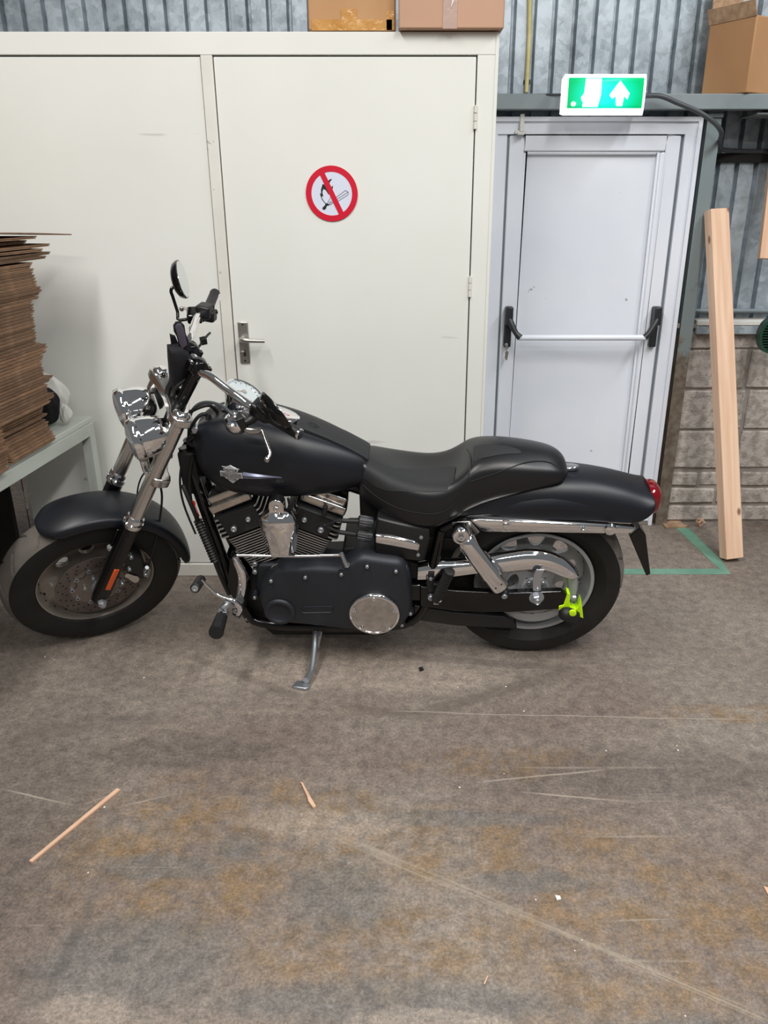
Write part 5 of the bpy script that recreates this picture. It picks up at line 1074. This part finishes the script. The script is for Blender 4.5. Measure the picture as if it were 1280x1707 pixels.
# caliper, hose and wheel-side fittings
cp = MB(); c_ = V((1.505, .0, .405)); pts = [(S(x, y, .11).x, S(x, y, .11).z) for x, y in ((205, 930), (222, 926), (240, 935), (246, 955), (240, 970), (225, 968), (214, 960), (205, 950))]
cp.prism(pts, .045, .098); cpo = SP('brake_caliper', cp, 'satin', bevel=.008)
cb_ = MB()
kid = [S(x, y, .101) for x, y in ((208, 957), (212, 955), (218, 957), (224, 959), (229, 960), (232, 964), (230, 969), (225, 971), (219, 968), (213, 963), (208, 961))]; cb_.loft([[p for p in kid], [p + LY * .003 for p in kid]]); P('caliper_badge', cb_, 'alu', cpo)
cv = MB(); 
for x, y in ((215, 948), (203, 972), (242, 957), (218, 928)): cv.bolt(S(x, y, .102), LY, .008, .009)
cv.cyl(S(240, 952, .09), S(245, 946, .11), .008, n=12); P('caliper_bolt', cv, 'steel', cpo)
hs_ = MB(); hs_.tube([S(243, 950, .10), S(250, 935, .09), S(262, 890, .06), S(270, 830, .04), S(262, 800, .03), S(245, 790, .02), S(243, 770, .03), S(262, 745, .02)], .004, 8); SP('brake_hose', hs_, 'rubber2')
h2 = MB(); h2.tube([S(232, 846, -.02), S(229, 820, -.02), S(236, 795, -.02), S(250, 780, -.02)], .003, 8); SP('sensor_cable', h2, 'rubber2')
# headlights
def shell(y, cpx):
    c = S(cpx[0], cpx[1], abs(y)); c = V((c.x, y, c.z)); f_ = V((1, 0, -.05)).normalized(); Rr = .070
    m_ = MB(); m_.lathe([(Rr * .97, .012), (Rr, .004), (Rr * 1.02, -.004), (Rr * 1.0, -.012), (Rr * .97, -.014)], c, f_, 72); m_.slathe([(Rr * .97, -.014), (Rr * .95, -.038), (Rr * .86, -.068), (Rr * .68, -.094), (Rr * .42, -.110), (0, -.114)], c, f_, 72); ho = SP('headlight', m_, 'chrome', smooth=50)
    g = MB(); g.lathe([(Rr * .96, .010), (Rr * .8, .018), (Rr * .4, .024), (0, .025)], c, f_, 40); P('headlight_lens', g, 'glass', ho, smooth=180)
    k = MB(); k.lathe([(0, -.135), (.018, -.132), (.030, -.120), (.034, -.105), (.033, -.09), (0, -.09)], c, f_, 24); P('rear_boot', k, 'rubber2', ho, smooth=50)
    sc2 = MB(); sc2.bolt(c + V((.0, 0, -Rr * 1.0)), (0, .2, -1), .006, .004); P('rim_screw', sc2, 'steel', ho)
shell(.078, (226, 733)); shell(-.078, (226, 733))
hb2 = MB(); hc = S(226, 733, .078); hz_ = hc.z
hb2.loft([[V((hc.x - .06 + x, y, hz_ - .10 + z * 1)) for x, y in ((-.02, -.10), (.02, -.10), (.02, .10), (-.02, .10))] for z in (-.006, .006)]); hb2.tube([(hc.x - .06, .03, hz_ - .1), (hc.x - .10, .03, hz_ - .15), (ml.x + .02, .03, ml.z + .01)], .012, 10); hb2.tube([(hc.x - .06, -.03, hz_ - .1), (hc.x - .10, -.03, hz_ - .15), (ml.x + .02, -.03, ml.z + .01)], .012, 10)
hb2.tube([S(236, 768, .12), S(245, 790, .12), S(262, 795, .10)], [.006, .008, .006], 8, sub=3); SP('headlight_bracket', hb2, 'chrome')
# risers and handlebar
rb = S(298, 678, .045); rt = S(331, 612, .045)
for s_ in (1, -1):
    r_ = MB(); a, b = V((rb.x, s_ * .045, rb.z)), V((rt.x, s_ * .045, rt.z)); u = (b - a).normalized(); r_.lathe([(0, 0), (.020, 0), (.0205, .004), (.0195, .03), (.0205, (b - a).length - .01), (0, (b - a).length)], a, u, 24); ro = SP('riser', r_, 'gloss', smooth=50)
    q = MB(); sd_ = u.cross(LY).normalized(); q.lathe([(.0, -.019), (.026, -.019), (.029, -.015), (.029, .015), (.026, .019), (0, .019)], b, LY, 28); q.box(b + u * .0, (.075, .03, .024), Matrix((sd_, LY, u)).transposed()); q.bolt(b + sd_ * .03 + u * .012, u, .006, .004, 1); q.bolt(b - sd_ * .03 + u * .012, u, .006, .004, 1); P('riser_clamp', q, ['gloss', 'chrome'], ro, bevel=.004)
hb_pts = [(rt.x, 0, rt.z), (rt.x, .07, rt.z)] + [tuple(S(x, y, w)) for x, y, w in ((352, 628, .11), (378, 648, .17), (410, 671, .24), (450, 696, .30), (500, 722, .39))]
g0 = V(hb_pts[-2]); g1 = V(hb_pts[-1])
full = [V((p[0], -p[1], p[2])) for p in hb_pts[::-1][:-1]] + [V(p) for p in hb_pts]
hbm = MB(); hbm.tube(full, .0135, 18, sub=5); hbo = SP('handlebar', hbm, 'chrome', smooth=60)
def mir(v, s_): return V((v.x, v.y * s_, v.z))
for s_ in (1, -1):
    a, b = mir(S(448, 694, .30), s_), mir(S(501, 725, .405), s_); u = (b - a).normalized(); L_ = (b - a).length
    gpm = MB(); gpm.lathe([(0, 0), (.022, 0), (.022, .004), (.0175, .01), (.0175, L_ - .02), (.0185, L_ - .008), (.0165, L_ - .006), (0, L_ - .006)], a, u, 28); go = SP('hand_grip', gpm, 'rubber2', smooth=45)
    e = MB(); e.lathe([(.0, L_ - .012), (.0175, L_ - .012), (.0175, L_ - .002), (.0155, L_), (0, L_)], a, u, 24); P('grip_end', e, 'chrome' if s_ > 0 else 'rubber2', go, smooth=40)
    # switch housing
    h0, h1 = mir(S(420, 678, .255), s_), mir(S(447, 694, .298), s_); uu = (h1 - h0).normalized()
    sh = MB(); Rq = Matrix((uu, (V((0, 0, 1)) - uu * uu.z).normalized(), uu.cross((V((0, 0, 1)) - uu * uu.z).normalized()))).transposed()
    sh.box(h0.lerp(h1, .5) + V((-.004, 0, .008)), ((h1 - h0).length * 1.0, .046, .052), Rq); sh.box(h0.lerp(h1, .5) + V((-.014, 0, -.012)), ((h1 - h0).length * .7, .04, .05), Rq); sho = SP('switch_housing', sh, 'satin', bevel=.009, bseg=3)
    sbm = MB(); m_ = h0.lerp(h1, .5); sbm.box(m_ + V((-.036, 0, -.004)), (.02, .014, .012)); sbm.box(m_ + V((-.03, 0, .02)), (.012, .012, .01)); P('switch_button', sbm, 'dark', sho, bevel=.002)
# clutch perch, lever and cable
cpz = MB(); cpz.tube([S(430, 688, .27), S(418, 700, .275), S(404, 706, .28)], [.016, .014, .012], 12, sub=3); cpz.prism([(S(x, y, .285).x, S(x, y, .285).z) for x, y in ((391, 697), (403, 691), (412, 712), (402, 718))], .27, .30); SP('clutch_perch', cpz, 'satin', bevel=.003)
cl2 = MB(); cl2.tube([S(x, y, w) for x, y, w in ((404, 711, .285), (415, 717, .30), (428, 718, .315), (437, 718, .33), (442, 732, .355), (447, 745, .38), (450, 757, .40), (446, 765, .41))], [.009, .011, .010, .0055, .005, .005, .006, .007], 10, sub=4); cl2.ball(S(445, 766, .41), .0095, 14); SP('clutch_lever', cl2, 'cover', smooth=60)
cc2 = MB(); cc2.tube([S(x, y, w) for x, y, w in ((393, 697, .285), (384, 688, .27), (370, 677, .22), (352, 671, .15), (335, 672, .10), (322, 682, .06), (316, 700, .03), (314, 740, .0))], .005, 10, sub=5); SP('clutch_cable', cc2, 'cable')
c3 = MB(); c3.cyl(S(393, 697, .285), S(387, 692, .275), .008, n=12); SP('cable_ferrule', c3, 'alu')
# brake side: master cylinder and lever
mc = MB(); mc.box(mir(S(433, 690, .27), -1) + V((.035, 0, .02)), (.05, .06, .035), Rm((0, 0, 1), -.3)); mc.tube([mir(S(433, 690, .27), -1), mir(S(433, 690, .27), -1) + V((.04, 0, .01))], .014, 10, sub=1); mco = SP('master_cylinder', mc, 'gloss', bevel=.007, bseg=3)
b2 = S(304, 515, -.42); b1 = S(318, 528, -.31); bl2 = MB(); bl2.tube([b1 + V((0, .03, 0)), b1, S(312, 517, -.36), S(307, 513, -.40), b2], [.010, .008, .005, .005, .006], 10, sub=4); bl2.ball(S(303, 515, -.42), .0095, 14); SP('brake_lever', bl2, 'cover', smooth=60)
wl = MB(); wl.tube([S(x, y, w) for x, y, w in ((350, 555, -.25), (345, 560, -.22), (336, 572, -.16), (328, 585, -.10), (330, 600, -.06))], .004, 8); wl.tube([S(x, y, w) for x, y, w in ((318, 617, .0), (300, 625, .0), (285, 640, .0), (279, 655, .0), (285, 680, .0))], .009, 10); wl.tube([S(x, y, w) for x, y, w in ((322, 625, .02), (305, 636, .02), (290, 650, .02), (285, 672, .0))], .007, 10); wl.box(S(339, 568, -.17), (.02, .02, .02)); SP('wiring_loom', wl, 'rubber2')
# mirrors
def mirror(top, bot, y, base, bend, nsgn):
    a, b = S(top[0], top[1], y), S(bot[0], bot[1], y)
    return a, b
for s_ in (1, -1):
    c = V((1.058, s_ * .345, 1.222)) if s_ < 0 else V((.985, .345, 1.170))
    nn = (RSi @ (RBi @ V((1.0, .05, .22)))).normalized() if s_ < 0 else (RSi @ (RBi @ V((.80, .35, .55)))).normalized()
    upv = (V((0, 0, 1)) - nn * nn.z).normalized(); lat = nn.cross(upv)
    def ell(k, h, sx=.072, sz=.060): return [c + nn * h + lat * (sx * k * math.cos(t) * (1 + .18 * math.sin(t) * 0)) + upv * (sz * k * math.sin(t)) for t in [2 * math.pi * i / 36 for i in range(36)]]
    m_ = MB(); m_.loft([ell(.3, -.030), ell(.7, -.024), ell(.9, -.016), ell(1.0, -.004), ell(1.0, .003), ell(.95, .004)]); mo = SP('rear_view_mirror', m_, 'gloss', smooth=60)
    g = MB(); g.loft([ell(.95, .0035), ell(.94, .0048)]); P('mirror_glass', g, 'mirror', mo)
    bs = mir(S(438, 688, .27), s_) + V((.012, 0, .012)); q = c - nn * .02
    if s_ < 0: pts = [S(300, 534, -.27), S(296, 520, -.29), S(288, 495, -.32), S(285, 486, -.33), S(287, 480, -.335), S(295, 477, -.34)]; pts = [bs] + pts
    else: pts = [bs, bs + V((.01, .01, .03)), q + V((.0, 0, -.02)), q]
    s3 = MB(); s3.tube(pts, .0055, 10, sub=3); P('mirror_stem', s3, 'gloss', mo)
# steering lock area clutter: cable bundle beside the neck
cbm = MB()
for l, r_ in (([(300, 700, .03), (312, 690, .03), (330, 680, .02), (350, 676, .0), (365, 690, -.02)], .006), ([(318, 720, .05), (326, 700, .05), (340, 690, .04), (355, 700, .02)], .006), ([(322, 760, .06), (316, 790, .065), (318, 830, .075), (328, 870, .085)], .005), ([(305, 760, .05), (300, 800, .06), (306, 840, .07), (326, 890, .09)], .004), ([(312, 735, .06), (330, 722, .06), (342, 712, .05), (348, 690, .03)], .007)):
    cbm.tube([B(x, y, w) for x, y, w in l], r_, 8)
P('cable_bundle', cbm, 'rubber2')
kk = MB(); q = B(325, 718, .07); kk.cyl(q - LY * .03, q, .012, n=18); kk.cyl(q, q + LY * .003, .009, n=18); P('steering_lock', kk, 'steel')
rdt = MB(); rdt.box((1.19, 0, .76), (.06, .11, .16)); P('electrics_caddy', rdt, 'dark', bevel=.008)
# ================================================================ things carried by the motorcycle
pch = empty('cloth_pouch', (0, 0, 0)); tag(pch, 'black cloth pouch hanging behind the handlebar clamp with loose flap', 'pouch')
def SW(px, py, y): return MWORLD @ (MS @ S(px, py, y))
org = SW(300, 600, 0); pch.location = org
def cloth(l, y, th, name, m, par=pch, sub=2):
    f = [SW(px, pyy, y + dy) - org for px, pyy, dy in l]; dv = (MWORLD.to_3x3() @ (MS.to_3x3() @ LY)) * th; mb = MB(); c1 = sum(f, V()) / len(f)
    mb.loft([[c1 + (p - c1) * .8 - dv for p in f], [p - dv * .6 for p in f], [p + dv * .6 for p in f], [c1 + (p - c1) * .8 + dv for p in f]]); return mk(name, mb, m, par, smooth=60)
cloth([(280, 578, 0), (300, 576, .0), (313, 585, 0), (322, 605, 0), (322, 622, 0), (300, 638, 0), (286, 655, 0), (283, 625, 0), (281, 600, 0)], .0, .022, 'pouch_body', 'cloth')
cloth([(283, 557, 0), (292, 560, 0), (297, 572, 0), (294, 583, 0), (286, 578, 0)], -.02, .006, 'torn_corner', 'cloth')
cloth([(289, 543, 0), (293, 537, 0), (301, 536, 0), (307, 542, 0), (309, 555, 0), (314, 567, 0), (318, 582, 0), (306, 590, 0), (299, 580, 0), (295, 562, 0), (290, 553, 0)], .0, .006, 'loop_strap', 'cloth')
cloth([(292, 545, 0), (296, 540, 0), (302, 540, 0), (306, 547, 0), (309, 562, 0), (312, 574, 0), (303, 582, 0), (299, 572, 0), (296, 560, 0)], .01, .003, 'grey_lining', 'cloth2')
# yellow and black disc lock clamped on the pulley ring
lk = empty('disc_lock'); tag(lk, 'neon yellow and black disc lock clamped on the rear wheel', 'lock'); lk.matrix_world = MWORLD @ Matrix.Translation(B(950, 1010, .115))
lo_ = B(950, 1010, .115)
def LP(l, y0, y1, name, m, bev=.004):
    mb = MB(); mb.prism([((B(x, y, .13) - lo_).x, (B(x, y, .13) - lo_).z) for x, y in l], y0, y1); o = mk(name, mb, m, lk, bevel=bev, bseg=3); return o
LP([(930, 1005), (938, 1003), (944, 985), (943.5, 982), (949, 985), (948, 1000), (950, 1006), (958, 1011), (963, 1005), (967, 993), (969, 1008), (971, 1026), (962, 1022), (945, 1016), (930, 1012)], .0, .034, 'yellow_yoke', 'neon')
lb = MB(); a, b = B(937, 1021, .155) - lo_, B(963, 1029, .155) - lo_; d_ = (b - a).normalized(); L_ = (b - a).length; a -= d_ * .008
lb.lathe([(0, -.004), (.014, 0), (.023, .008), (.027, .02), (.026, L_ * .7), (.019, L_ + .006), (.009, L_ + .012), (0, L_ + .012)], a, d_, 28); mk('lock_body', lb, 'rubber2', lk, smooth=60)
lb = MB(); q = B(955, 1023, .181) - lo_; lb.lathe([(0, -.008), (.013, -.008), (.012, .0), (0, .002)], q, (0, 1, 0), 24); mk('yellow_button', lb, 'neon', lk)
